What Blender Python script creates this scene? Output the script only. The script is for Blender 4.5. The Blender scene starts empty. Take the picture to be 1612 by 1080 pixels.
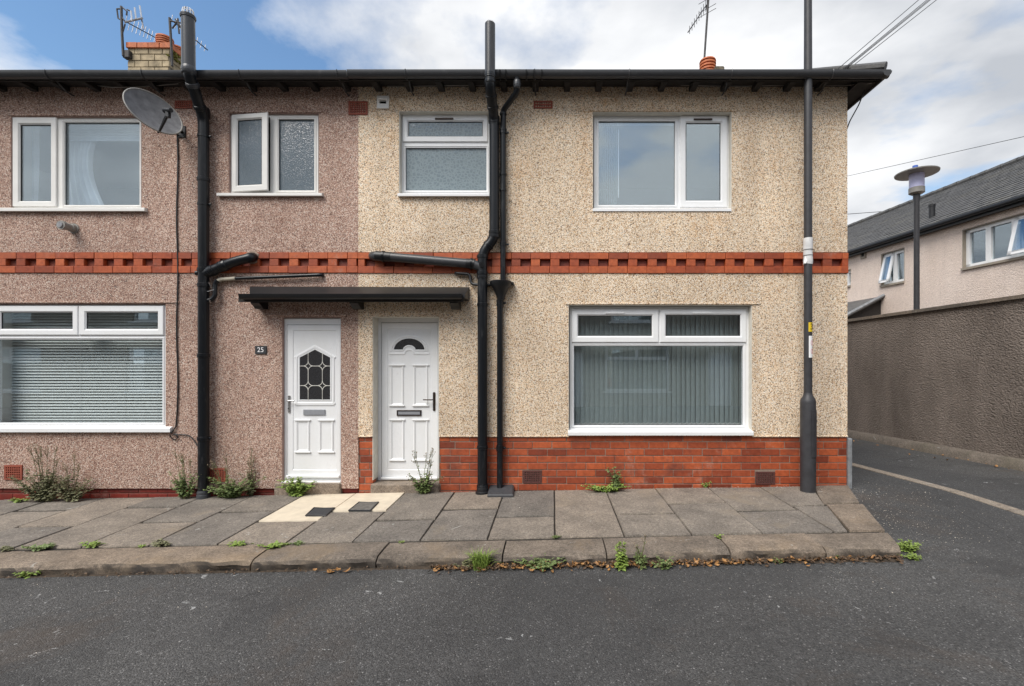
import bpy, math, random
from mathutils import Vector, Matrix, noise as mnoise
R = math.radians
rnd = random.Random(7)
sc = bpy.context.scene
col = sc.collection

# ------------------------------------------------------------------ camera
CAMD, CAMZ, FPX, PX, PY = 5.69, 1.55, 740.0, 870.0, 570.0
cam = bpy.data.cameras.new('camera'); camo = bpy.data.objects.new('camera', cam); col.objects.link(camo)
camo.location = (0, -CAMD, CAMZ); camo.rotation_euler = (R(90), 0, 0)
cam.sensor_width = 36; cam.lens = FPX / 1612 * 36
cam.shift_x = -(PX - 806) / 1612; cam.shift_y = (PY - 540) / 1612
cam.clip_start = .05; cam.clip_end = 3000
sc.camera = camo

# ------------------------------------------------------------------ world + sun + exposure
SUN = Vector((-.42, -.60, .92)).normalized()
w = bpy.data.worlds.new('World'); sc.world = w; w.use_nodes = True
nt = w.node_tree; nt.nodes.clear()
def wn(t, **k):
    n = nt.nodes.new(t)
    for a, b in k.items(): setattr(n, a, b)
    return n
wo = wn('ShaderNodeOutputWorld'); bg = wn('ShaderNodeBackground'); bg.inputs['Strength'].default_value = .12
sky = wn('ShaderNodeTexSky', sky_type='NISHITA', sun_disc=False, sun_elevation=math.asin(SUN.z), sun_rotation=math.atan2(SUN.x, SUN.y))
sky.air_density = 1.3; sky.dust_density = .6; sky.ozone_density = 2.5
tc = wn('ShaderNodeTexCoord'); sep = wn('ShaderNodeSeparateXYZ'); nt.links.new(tc.outputs['Generated'], sep.inputs[0])
def wmath(op, a, b):
    m = wn('ShaderNodeMath', operation=op)
    for i, v in enumerate((a, b)):
        if isinstance(v, (int, float)): m.inputs[i].default_value = v
        else: nt.links.new(v, m.inputs[i])
    return m.outputs[0]
zz = wmath('ADD', wmath('MAXIMUM', sep.outputs[2], 0.0), .16)
cmb = wn('ShaderNodeCombineXYZ')
nt.links.new(wmath('DIVIDE', sep.outputs[0], zz), cmb.inputs[0]); nt.links.new(wmath('DIVIDE', sep.outputs[1], zz), cmb.inputs[1])
def wnoise(scale, detail, rough, off, dist=0.0):
    mp = wn('ShaderNodeMapping'); mp.inputs['Location'].default_value = off
    nt.links.new(cmb.outputs[0], mp.inputs[0])
    n = wn('ShaderNodeTexNoise'); n.inputs['Scale'].default_value = scale; n.inputs['Detail'].default_value = detail
    n.inputs['Roughness'].default_value = rough; n.inputs['Distortion'].default_value = dist
    nt.links.new(mp.outputs[0], n.inputs['Vector']); return n.outputs['Fac']
CLOUD_OFF = (-15.727, 8.103, 0.0); SHADE_OFF = (17.370, -4.479, 0.0)
cov = wnoise(.75, 9, .56, CLOUD_OFF, .15)
rmp = wn('ShaderNodeValToRGB'); rmp.color_ramp.elements[0].position = .405; rmp.color_ramp.elements[1].position = .505
# cloud layer thickens towards the horizon
nt.links.new(wmath('ADD', cov, wmath('MULTIPLY', wmath('MAXIMUM', wmath('SUBTRACT', .40, sep.outputs[2]), 0.0), .65)), rmp.inputs[0])
shd = wnoise(.9, 7, .5, SHADE_OFF, .2)
rm2 = wn('ShaderNodeValToRGB'); e = rm2.color_ramp.elements
e[0].position = .38; e[0].color = (2.7, 2.85, 3.1, 1); e[1].position = .58; e[1].color = (5.7, 5.72, 5.75, 1)
nt.links.new(shd, rm2.inputs[0])
mx = wn('ShaderNodeMix', data_type='RGBA')
skm = wn('ShaderNodeMix', data_type='RGBA', blend_type='MULTIPLY'); skm.inputs[0].default_value = 1
skm.inputs[7].default_value = (.66, .76, .82, 1)
nt.links.new(sky.outputs[0], skm.inputs[6])
nt.links.new(rmp.outputs[0], mx.inputs[0]); nt.links.new(skm.outputs[2], mx.inputs[6]); nt.links.new(rm2.outputs[0], mx.inputs[7])
nt.links.new(mx.outputs[2], bg.inputs[0]); nt.links.new(bg.outputs[0], wo.inputs[0])
sl = bpy.data.lights.new('sun', 'SUN'); sl.energy = 2.3; sl.angle = R(38); sl.color = (1, .95, .88)
so = bpy.data.objects.new('sun', sl); col.objects.link(so); so.rotation_euler = SUN.to_track_quat('Z', 'Y').to_euler(); so.location = (0, -8, 20)
sc.view_settings.view_transform = 'Standard'; sc.view_settings.look = 'None'
sc.view_settings.gamma = 1; sc.view_settings.exposure = .80; sc.view_settings.use_curve_mapping = False
sc.cycles.max_bounces = 8; sc.cycles.transparent_max_bounces = 16

# ------------------------------------------------------------------ coordinates
def P(x, y, Y=0.0):            # pixel of the photograph at a known depth plane
    d = Y + CAMD
    return Vector(((x - PX) / FPX * d, Y, CAMZ + (PY - y) / FPX * d))
def zwall(X): return .004 + .017 * X
def zkerb(X): return -.010 + .0215 * min(X, 2.9)
KW, KB = 1.88, 1.53            # kerb front and kerb back distance from the house wall
def zpave(X, Y):
    t = min(max(-Y / KW, 0), 1); return (1 - t) * zwall(X) + t * zkerb(X)
def sstep(a, b, v):
    t = min(max((v - a) / (b - a), 0), 1); return t * t * (3 - 2 * t)
def zroad(X, Y):
    low = zkerb(X) - .09
    if X < -8: low = zkerb(-8) - .09
    ln = -.04 + (.025 - -.04) * sstep(-1.9, 0, Y)
    ln -= .017 * max(min(Y, 30), 0)
    return low + (ln - low) * sstep(2.3, 3.0, X)
def G(x, y, f=None):           # pixel on the ground
    f = f or zpave; z = 0
    for _ in range(12):
        d = (z - CAMZ) / ((PY - y) / FPX); X = (x - PX) / FPX * d; z = f(X, d - CAMD)
    return Vector((X, d - CAMD, z))

# ------------------------------------------------------------------ materials
class NT:
    def __init__(s, name):
        s.m = bpy.data.materials.new(name); s.m.use_nodes = True; s.t = s.m.node_tree
        s.b = s.t.nodes['Principled BSDF']; s.out = s.t.nodes['Material Output']; s.pos = s.n('ShaderNodeNewGeometry').outputs['Position']
    def n(s, t, **k):
        q = s.t.nodes.new(t)
        for a, b in k.items(): setattr(q, a, b)
        return q
    def put(s, sock, v):
        if isinstance(v, bpy.types.NodeSocket): s.t.links.new(v, sock)
        elif isinstance(v, tuple) and len(v) == 3 and sock.type == 'RGBA': sock.default_value = (*v, 1)
        else: sock.default_value = v
    def vec(s, scale, v=None):
        m = s.n('ShaderNodeMapping'); m.inputs['Scale'].default_value = scale if isinstance(scale, tuple) else (scale,) * 3
        s.put(m.inputs[0], v or s.pos); return m.outputs[0]
    def noise(s, scale, detail=4, rough=.55, v=None, dist=0):
        q = s.n('ShaderNodeTexNoise'); q.inputs['Scale'].default_value = scale; q.inputs['Detail'].default_value = detail
        q.inputs['Roughness'].default_value = rough; q.inputs['Distortion'].default_value = dist; s.put(q.inputs['Vector'], v or s.pos); return q.outputs['Fac']
    def voro(s, scale, feat='F1', v=None, rand=1):
        q = s.n('ShaderNodeTexVoronoi', feature=feat); q.inputs['Scale'].default_value = scale; q.inputs['Randomness'].default_value = rand
        s.put(q.inputs['Vector'], v or s.pos); return q
    def ramp(s, fac, stops, interp='LINEAR'):
        q = s.n('ShaderNodeValToRGB'); r = q.color_ramp; r.interpolation = interp
        while len(r.elements) < len(stops): r.elements.new(.5)
        for el, (p, c) in zip(r.elements, stops): el.position = p; el.color = (*c, 1) if isinstance(c, tuple) else (c, c, c, 1)
        s.put(q.inputs[0], fac); return q.outputs[0]
    def mix(s, f, a, b, mode='MIX'):
        q = s.n('ShaderNodeMix', data_type='RGBA', blend_type=mode); s.put(q.inputs[0], f); s.put(q.inputs[6], a); s.put(q.inputs[7], b); return q.outputs[2]
    def math(s, op, a, b=0.0):
        q = s.n('ShaderNodeMath', operation=op); s.put(q.inputs[0], a); s.put(q.inputs[1], b); return q.outputs[0]
    def bump(s, h, strength=.5, dist=.01, normal=None):
        q = s.n('ShaderNodeBump'); q.inputs['Strength'].default_value = strength; q.inputs['Distance'].default_value = dist; s.put(q.inputs['Height'], h)
        if normal: s.put(q.inputs['Normal'], normal)
        return q.outputs[0]
    def rand(s): return s.n('ShaderNodeObjectInfo').outputs['Random']
    def sepc(s, c):
        q = s.n('ShaderNodeSeparateColor'); s.put(q.inputs[0], c); return q.outputs
    def set(s, color=None, rough=None, normal=None, **k):
        if color is not None: s.put(s.b.inputs['Base Color'], color)
        if rough is not None: s.put(s.b.inputs['Roughness'], rough)
        if normal is not None: s.put(s.b.inputs['Normal'], normal)
        for a, v in k.items(): s.put(s.b.inputs[a.replace('_', ' ')], v)
        return s.m
M = {}
def pebble(name, stops, tint_lo, tint_hi, stain):
    q = NT(name); v = q.voro(122); rc = q.sepc(v.outputs['Color'])
    c = q.ramp(rc[0], stops, 'CONSTANT')
    v2 = q.voro(200); c2 = q.ramp(q.sepc(v2.outputs['Color'])[1], stops, 'CONSTANT')
    c = q.mix(.24, c, c2)
    gap = q.ramp(v.outputs['Distance'], [(.5, 1.0), (.95, .62)])
    c = q.mix(1, c, gap, 'MULTIPLY')
    big = q.ramp(q.noise(.8, 6, .62), [(.3, tint_lo), (.68, tint_hi)])
    c = q.mix(1, c, big, 'MULTIPLY')
    strk = q.ramp(q.noise(1.0, 6, .65, q.vec((3.2, 3.2, .28))), [(.35, (.90, .88, .85)), (.60, (1.03, 1.02, 1.0))]); blot = q.ramp(q.noise(.37, 5, .6, dist=.6), [(.36, (.94, .92, .89)), (.64, (1.10, 1.08, 1.05))])
    c = q.mix(1, q.mix(1, c, strk, 'MULTIPLY'), blot, 'MULTIPLY')
    st = q.ramp(q.noise(1.0, 5, .6, q.vec((1.7, 1.7, .55))), [(.54, 0.0), (.70, 1.0)])
    fl = q.ramp(q.noise(9, 3, .6), [(.42, 0.0), (.6, 1.0)])
    c = q.mix(q.math('MULTIPLY', q.math('MULTIPLY', st, fl), .55), c, q.mix(1, c, stain, 'MULTIPLY'))
    h = q.math('ADD', q.math('MULTIPLY', v.outputs['Distance'], -1.0), q.math('MULTIPLY', v2.outputs['Distance'], -.5))
    return q.set(c, .85, q.bump(h, .6, .009, q.bump(q.noise(3, 3), .25, .03)))
M['cream'] = pebble('cream_pebbledash', [(0, (.06, .034, .02)), (.10, (.36, .19, .085)), (.20, (.68, .47, .28)), (.36, (.86, .70, .52)), (.60, (.93, .83, .69)), (.84, (.96, .93, .88))],
                    (.88, .865, .85), (1.06, 1.045, 1.02), (.85, .60, .33))
M['pink'] = pebble('pink_pebbledash', [(0, (.075, .036, .030)), (.11, (.23, .115, .09)), (.27, (.44, .275, .22)), (.54, (.62, .44, .37)), (.80, (.79, .65, .58)), (.93, (.88, .82, .77))],
                   (.80, .785, .775), (1.0, .995, .975), (.62, .52, .48))
def simple(name, c, rough=.5, nscale=None, amt=.15, bump=0, **k):
    q = NT(name); cc = c
    if nscale:
        f = q.noise(nscale, 5, .6); cc = q.mix(q.ramp(f, [(.3, 0.0), (.7, 1.0)]), tuple(v * (1 - amt) for v in c), tuple(min(v * (1 + amt), 1) for v in c))
        if bump: k['normal'] = q.bump(f, bump, .004)
    return q.set(cc, rough, **k)
def upvc(name, c):
    q = NT(name); f = q.ramp(q.noise(3.0, 7, .7, q.vec((1, 1, .5))), [(.40, 0.0), (.72, 1.0)]); sp = q.ramp(q.noise(26, 4, .7), [(.60, 0.0), (.75, 1.0)])
    cc = q.mix(q.math('MULTIPLY', f, .35), c, tuple(v * k for v, k in zip(c, (.80, .78, .72)))); cc = q.mix(q.math('MULTIPLY', sp, .12), cc, (.30, .27, .22))
    return q.set(cc, q.ramp(f, [(0, .26), (1, .5)]))
M['upvc'] = upvc('white_upvc', (.80, .81, .82))
M['upvc_old'] = simple('aged_white_upvc', (.74, .73, .70), .35, 5, .05)
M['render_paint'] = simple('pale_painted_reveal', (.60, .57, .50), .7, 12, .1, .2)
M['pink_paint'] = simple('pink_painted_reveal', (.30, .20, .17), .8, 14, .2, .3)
M['gasket'] = simple('black_gasket', (.02, .02, .022), .5)
M['black'] = simple('black_plastic', (.009, .0095, .011), .42, 6, .35)
def pipe_mat(name, c):
    q = NT(name)
    st = q.ramp(q.noise(14, 6, .7, q.vec((1, 1, .25))), [(.56, 0.0), (.75, 1.0)])
    c2 = q.mix(q.math('MULTIPLY', st, .28), c, (.12, .12, .125)); return q.set(c2, q.ramp(st, [(0, .30), (1, .6)]), Specular_IOR_Level=.38)
M['pipe'] = pipe_mat('weathered_black_pipe', (.007, .0085, .011))
M['pipe_grey'] = pipe_mat('faded_grey_pipe', (.055, .058, .064))
M['gutter'] = pipe_mat('grey_black_gutter', (.048, .049, .052))
M['timber_dark'] = simple('blackened_timber', (.018, .015, .013), .8, 20, .4, .3)
M['metal'] = simple('weathered_aluminium', (.30, .30, .31), .45, 30, .3, Metallic=.7)
M['steel_dark'] = simple('dark_mast_steel', (.045, .042, .042), .55, 20, .35, Metallic=.3)
M['chrome'] = simple('satin_chrome', (.62, .61, .60), .25, Metallic=.9)
M['bronze'] = simple('dark_bronze', (.05, .035, .03), .35, Metallic=.6)
M['letter_grey'] = simple('grey_letterplate', (.26, .27, .29), .4, 30, .1)
M['wire_white'] = simple('white_cage_plastic', (.6, .6, .6), .5)
def brick_mat(name, a, b, dirt, dk):
    q = NT(name); r = q.rand(); c = q.mix(q.ramp(r, [(0, 0.0), (1, 1.0)]), a, b); c = q.mix(q.ramp(r, [(0, .0), (.12, .7), (.16, 0.0)]), c, tuple(v * .6 for v in a))
    c = q.mix(q.ramp(q.noise(22, 5, .65), [(.35, 0.0), (.75, 1.0)]), c, q.mix(1, c, (.62, .55, .52), 'MULTIPLY'))
    c = q.mix(q.math('MULTIPLY', q.ramp(q.noise(2.2, 5, .65), [(.52, 0.0), (.70, 1.0)]), dk), c, dirt)
    bl = q.math('MULTIPLY', q.ramp(q.noise(1.7, 5, .7, dist=.8), [(.58, 0.0), (.66, 1.0)]), q.ramp(q.noise(18, 4, .7), [(.45, 0.0), (.65, 1.0)])); c = q.mix(q.math('MULTIPLY', bl, .30), c, (.45, .36, .30))
    sp = q.ramp(q.noise(60, 3, .7), [(.70, 0.0), (.76, 1.0)])
    c = q.mix(q.math('MULTIPLY', sp, .35), c, (.45, .38, .33))
    return q.set(c, .55, q.bump(q.noise(70, 4), .25, .004))
M['brick'] = brick_mat('orange_red_brick', (.26, .050, .020), (.50, .112, .036), (.14, .040, .026), .85)
M['brick_band'] = brick_mat('bright_band_brick', (.36, .068, .022), (.53, .125, .036), (.25, .065, .032), .6)
M['brick_red'] = brick_mat('red_painted_brick', (.20, .022, .014), (.25, .030, .018), (.07, .018, .014), .6)
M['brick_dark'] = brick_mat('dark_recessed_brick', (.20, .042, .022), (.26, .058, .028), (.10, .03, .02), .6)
M['mortar'] = simple('pale_mortar', (.25, .185, .145), .9, 40, .2, .3)
M['mortar_dark'] = simple('red_stained_mortar', (.16, .05, .035), .9, 40, .2, .3)
M['terracotta'] = simple('terracotta_vent', (.26, .062, .035), .7, 30, .25, .3)
M['terracotta_dark'] = simple('sooty_terracotta_vent', (.09, .03, .024), .7, 30, .3, .3)
M['pot'] = simple('orange_chimney_pot', (.46, .13, .045), .65, 15, .3, .2)
M['void'] = simple('black_void', (.008, .008, .008), .9)
def stone(name, lo, hi, sp, scale=3.0, bstr=.35):
    q = NT(name); r = q.rand()
    c = q.mix(q.ramp(q.noise(scale, 7, .65), [(.3, 0.0), (.72, 1.0)]), lo, hi)
    c = q.mix(1, c, q.ramp(r, [(0, (.84, .83, .83)), (.5, (1.04, 1.0, .96)), (1, (1.22, 1.13, 1.04))]), 'MULTIPLY')
    f = q.voro(170); c = q.mix(.5, c, q.mix(1, c, q.ramp(q.sepc(f.outputs['Color'])[0], [(0, .35), (.5, 1.0), (1, 1.7)]), 'MULTIPLY'))
    c = q.mix(1, c, q.ramp(q.noise(42, 3, .75), [(.28, .62), (.5, 1.0), (.72, 1.35)]), 'MULTIPLY')
    pat = q.ramp(q.noise(1.3, 6, .7, dist=.4), [(.55, 0.0), (.68, 1.0)])
    c = q.mix(q.math('MULTIPLY', pat, .5), c, sp)
    wh = q.ramp(q.noise(7.5, 4, .7, dist=.6), [(.665, 0.0), (.69, 1.0)])
    c = q.mix(q.math('MULTIPLY', wh, .55), c, (.42, .41, .38))
    return q.set(c, .88, q.bump(q.math('ADD', q.noise(120, 4, .7), q.math('MULTIPLY', q.noise(12, 4), 1.5)), bstr, .006))
M['slab'] = stone('grey_brown_flagstone', (.125, .113, .099), (.235, .210, .180), (.26, .21, .15))
M['kerb'] = stone('brown_gritstone_kerb', (.11, .092, .074), (.225, .188, .15), (.27, .195, .12), 4, .6)
def grime_and_shade():
    m = M['kerb'].copy(); m.name = 'grimy_shaded_gritstone_kerb'; t = m.node_tree; b = t.nodes['Principled BSDF']; src = b.inputs['Base Color'].links[0].from_socket
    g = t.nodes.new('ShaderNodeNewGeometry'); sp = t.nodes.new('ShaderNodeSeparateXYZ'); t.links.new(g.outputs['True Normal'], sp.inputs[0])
    r_ = t.nodes.new('ShaderNodeMapRange'); r_.inputs[1].default_value = -.35; r_.inputs[2].default_value = -.95; t.links.new(sp.outputs[1], r_.inputs[0])  # road-facing side darkened by normal: shade painted into the colour, with road grime
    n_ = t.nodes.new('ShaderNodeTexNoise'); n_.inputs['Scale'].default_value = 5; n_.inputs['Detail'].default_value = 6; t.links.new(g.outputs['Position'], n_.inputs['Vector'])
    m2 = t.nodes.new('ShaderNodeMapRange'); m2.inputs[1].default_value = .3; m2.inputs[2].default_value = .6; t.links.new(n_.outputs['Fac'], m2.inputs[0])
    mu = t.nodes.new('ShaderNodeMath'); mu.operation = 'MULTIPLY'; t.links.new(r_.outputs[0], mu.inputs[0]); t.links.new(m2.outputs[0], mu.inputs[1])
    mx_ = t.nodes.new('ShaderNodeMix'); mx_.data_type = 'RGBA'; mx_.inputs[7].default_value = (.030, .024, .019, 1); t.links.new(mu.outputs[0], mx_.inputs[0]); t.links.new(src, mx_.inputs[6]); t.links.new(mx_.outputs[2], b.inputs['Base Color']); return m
M['kerb_grimy_shaded'] = grime_and_shade()
M['step'] = stone('sandstone_step', (.15, .125, .10), (.27, .23, .19), (.20, .14, .09), 6, .5)
M['cream_slab'] = simple('cream_concrete_patch', (.60, .52, .40), .85, 9, .10, .15)
M['cover'] = simple('black_iron_cover', (.020, .021, .025), .6, 60, .3, .4)
M['cover_grey'] = simple('grey_iron_cover', (.12, .112, .10), .8, 25, .35, .5)
M['dirt'] = simple('dark_joint_dirt', (.030, .024, .018), .95, 18, .4, .4)
def asphalt():
    q = NT('asphalt'); c = q.mix(q.ramp(q.noise(.55, 7, .6), [(.3, 0.0), (.7, 1.0)]), (.045, .044, .043), (.086, .084, .081))
    f = q.voro(135); rc = q.sepc(f.outputs['Color'])
    c = q.mix(1, c, q.ramp(rc[0], [(0, .45), (.4, .9), (.8, 1.2), (.95, 1.5), (.99, 2.6), (1, 4.2)]), 'MULTIPLY')
    br = q.ramp(q.noise(.8, 6, .7, dist=.5), [(.55, 0.0), (.70, 1.0)]); c = q.mix(q.math('MULTIPLY', br, .45), c, (.085, .060, .042))
    dk = q.ramp(q.noise(1.1, 5, .65, q.vec((1, 1.6, 1))), [(.56, 0.0), (.66, 1.0)]); c = q.mix(q.math('MULTIPLY', dk, .4), c, (.024, .023, .023))
    ck = q.n('ShaderNodeTexVoronoi', feature='DISTANCE_TO_EDGE'); ck.inputs['Scale'].default_value = .42; wv = q.n('ShaderNodeMix', data_type='VECTOR'); wv.inputs[0].default_value = .10
    nn = q.n('ShaderNodeTexNoise'); nn.inputs['Scale'].default_value = 2.5; nn.inputs['Detail'].default_value = 6; q.put(nn.inputs['Vector'], q.pos); q.put(wv.inputs[4], q.pos); q.put(wv.inputs[5], nn.outputs['Color']); q.put(ck.inputs['Vector'], wv.outputs[1])
    crk = q.math('MULTIPLY', q.ramp(ck.outputs['Distance'], [(.0, 1.0), (.006, 0.0)]), q.ramp(q.noise(.6, 3), [(.48, 0.0), (.56, 1.0)])); c = q.mix(q.math('MULTIPLY', crk, .6), c, (.015, .015, .015))
    patch = q.ramp(q.noise(.33, 2, .4, dist=.3), [(.52, 0.0), (.535, 1.0)]); c = q.mix(q.math('MULTIPLY', patch, .28), c, (.030, .030, .031))
    wh = q.ramp(q.noise(9, 5, .75, dist=.5), [(.645, 0.0), (.665, 1.0)])
    wh2 = q.ramp(q.noise(1.0, 3, .5, dist=.3), [(.48, 0.0), (.56, 1.0)])
    c = q.mix(q.math('MULTIPLY', q.math('MULTIPLY', wh, wh2), .75), c, (.40, .40, .39))
    return q.set(c, .82, q.bump(q.math('SUBTRACT', q.noise(2, 4), q.math('MULTIPLY', f.outputs['Distance'], .9)), .75, .008))
M['road'] = asphalt()
M['soil'] = simple('dark_gutter_soil', (.050, .036, .024), .95, 35, .6, .8)
M['stripe'] = stone('pale_channel_setts', (.20, .17, .14), (.30, .26, .21), (.22, .18, .13), 8)
def roughcast(name, lo, hi, sc_, stain, bs):
    q = NT(name); v = q.voro(sc_, 'SMOOTH_F1', q.vec((1, 1, 1.5)))
    c = q.mix(q.ramp(q.noise(1.1, 6, .65, q.vec((1, 1, .45))), [(.32, 0.0), (.68, 1.0)]), lo, hi)
    c = q.mix(q.math('MULTIPLY', q.ramp(q.noise(1.3, 7, .7, q.vec((1.3, 1.3, .38)), dist=.5), [(.44, 0.0), (.70, 1.0)]), .6), c, stain)
    c = q.mix(1, c, q.ramp(q.noise(90, 3, .7), [(.3, .55), (.7, 1.4)]), 'MULTIPLY')
    h = q.math('ADD', q.math('MULTIPLY', v.outputs['Distance'], -1), q.noise(sc_ * .6, 4, .6))
    return q.set(c, .92, q.bump(h, 1, bs))
M['lane_wall'] = roughcast('brown_roughcast', (.165, .135, .114), (.275, .230, .197), 46, (.11, .088, .074), .026)
M['coping'] = stone('dull_concrete_coping', (.11, .095, .08), (.18, .155, .13), (.10, .09, .06), 6)
M['house_render'] = roughcast('pale_pink_roughcast', (.68, .56, .48), (.80, .68, .60), 40, (.62, .51, .44), .010)
M['far_render'] = roughcast('buff_roughcast', (.26, .22, .18), (.32, .28, .23), 26, (.22, .18, .15), .01)
M['surround'] = simple('stone_grey_surround', (.30, .26, .21), .8, 8, .12)
def slate():
    q = NT('grey_slate'); r = q.voro(9)
    c = q.mix(q.ramp(q.noise(6, 6, .6), [(.3, 0.0), (.7, 1.0)]), (.055, .055, .055), (.125, .122, .118))
    c = q.mix(q.math('MULTIPLY', q.ramp(q.noise(1.5, 4), [(.5, 0.0), (.7, 1.0)]), .4), c, (.15, .14, .11))
    return q.set(c, .62, q.bump(q.noise(40, 4), .3, .01))
M['slate'] = slate()
M['chimney'] = simple('buff_painted_chimney', (.36, .29, .185), .85, 6, .5, .7)
M['chimney_dark'] = simple('sooty_chimney_cement', (.13, .11, .08), .9, 25, .6, .8)
M['moss'] = simple('yellow_green_moss', (.16, .15, .03), .95, 40, .5, .8)
def glass(name, refl, tint, rough=0.0):
    q = NT(name); t = q.t; t.nodes.remove(q.b)
    tr = q.n('ShaderNodeBsdfTransparent'); tr.inputs[0].default_value = (*tint, 1)
    gl = q.n('ShaderNodeBsdfGlossy'); gl.inputs['Roughness'].default_value = rough; gl.inputs[0].default_value = (.84, .94, 1, 1)
    lw = q.n('ShaderNodeLayerWeight'); lw.inputs[0].default_value = .5
    q.put(gl.inputs['Normal'], q.bump(q.noise(1.6, 2), .012, .02))
    f = q.math('ADD', q.math('MULTIPLY', q.math('POWER', lw.outputs['Facing'], 5.0), .9 - refl), refl)
    ms = q.n('ShaderNodeMixShader'); q.put(ms.inputs[0], f); t.links.new(tr.outputs[0], ms.inputs[1]); t.links.new(gl.outputs[0], ms.inputs[2])
    t.links.new(ms.outputs[0], q.out.inputs[0]); return q.m
M['glass'] = glass('window_glass', .13, (.965, .98, .98))
M['glass_up'] = glass('coated_window_glass', .20, (.93, .965, .98))
def obscure(name, c1, c2, sc_, alpha):
    q = NT(name); v = q.voro(sc_, 'DISTANCE_TO_EDGE'); n = q.noise(sc_ * .7, 3, .6)
    c = q.mix(q.ramp(v.outputs['Distance'], [(.02, 0.0), (.2, 1.0)]), c2, c1)
    return q.set(c, .12, q.bump(q.math('ADD', v.outputs['Distance'], n), .25, .01), Alpha=alpha, Specular_IOR_Level=1.0)
M['obscure_blue'] = obscure('patterned_obscure_glass', (.16, .21, .235), (.22, .28, .30), 26, .92)
M['obscure_grey'] = obscure('frosted_obscure_glass', (.085, .115, .14), (.115, .15, .175), 60, .85)
M['door_glass'] = obscure('dark_door_glass', (.022, .022, .024), (.03, .03, .032), 70, 1.0)
M['lead'] = simple('pale_lead_came', (.62, .61, .56), .5)
M['room_white'] = simple('white_inner_reveal', (.62, .62, .60), .7)
M['room'] = simple('room_plaster', (.42, .41, .39), .9)
M['blind'] = simple('grey_blind_fabric', (.34, .39, .39), .8, 20, .06)
M['venetian'] = simple('white_blind_slat', (.76, .80, .79), .5)
M['net'] = simple('white_net_curtain', (.72, .76, .82), .9, 5, .1)
M['weight'] = simple('white_chain_weight', (.8, .8, .8), .4)
M['dish'] = simple('dull_grey_dish', (.155, .155, .162), .6, 14, .3)
M['column'] = simple('dark_grey_lamp_column', (.036, .036, .040), .5, 12, .25, .15)
M['sheet'] = simple('white_plastic_tape', (.62, .62, .62), .4, 14, .15, .4)
M['yellow'] = simple('yellow_sticker', (.72, .50, .02), .5)
M['ink'] = simple('black_ink', (.012, .012, .012), .6)
M['white_ink'] = simple('white_ink', (.82, .82, .82), .5)
M['red_ink'] = simple('red_ink', (.55, .05, .06), .5)
M['blue_ink'] = simple('blue_ink', (.04, .07, .3), .5)
M['plate'] = simple('slate_number_plate', (.03, .032, .036), .5, 40, .3)
M['lamp_glass'] = simple('lilac_lamp_diffuser', (.52, .52, .74), .3)
M['lamp_grey'] = simple('grey_lamp_metal', (.25, .24, .22), .5, 10, .1)
M['lamp_blue'] = simple('blue_sensor_cap', (.05, .12, .45), .4)
M['gully'] = simple('grey_rubber_gully_cover', (.045, .046, .050), .65, 30, .2, .2)
M['cable'] = simple('black_cable', (.02, .02, .021), .5)
M['cable_pale'] = simple('grey_cable', (.24, .22, .20), .6)
M['pipe_cream'] = simple('cream_waste_pipe', (.48, .44, .35), .5, 12, .15)
M['wood_pole'] = simple('brown_timber_pole', (.10, .07, .045), .85, 20, .3)
M['lead_grey'] = simple('grey_metal_strip', (.22, .23, .24), .55, 12, .3)
def leafm(name, a, b, trans=.25):
    q = NT(name); c = q.mix(q.ramp(q.noise(45, 2), [(.3, 0.0), (.7, 1.0)]), a, b)
    return q.set(c, .6, Subsurface_Weight=0.0, Transmission_Weight=0.0)
M['leaf'] = leafm('weed_leaf', (.085, .125, .038), (.18, .235, .075))
M['leaf_bright'] = leafm('bright_weed_leaf', (.12, .19, .03), (.26, .35, .07))
M['leaf_dull'] = leafm('dull_weed_leaf', (.10, .105, .05), (.20, .195, .10))
M['leaf_brown'] = leafm('withered_leaf', (.13, .085, .04), (.22, .15, .07))
M['litter'] = leafm('fallen_leaf', (.20, .085, .022), (.44, .24, .085))
M['litter_dark'] = leafm('rotting_leaf', (.055, .032, .018), (.13, .075, .035))
M['stem'] = leafm('weed_stem', (.09, .10, .04), (.17, .15, .07))
M['stem_dry'] = leafm('dry_stem', (.20, .15, .09), (.32, .25, .16))
M['chip'] = simple('fallen_pebble_chip', (.50, .45, .38), .8, 30, .4)

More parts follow.
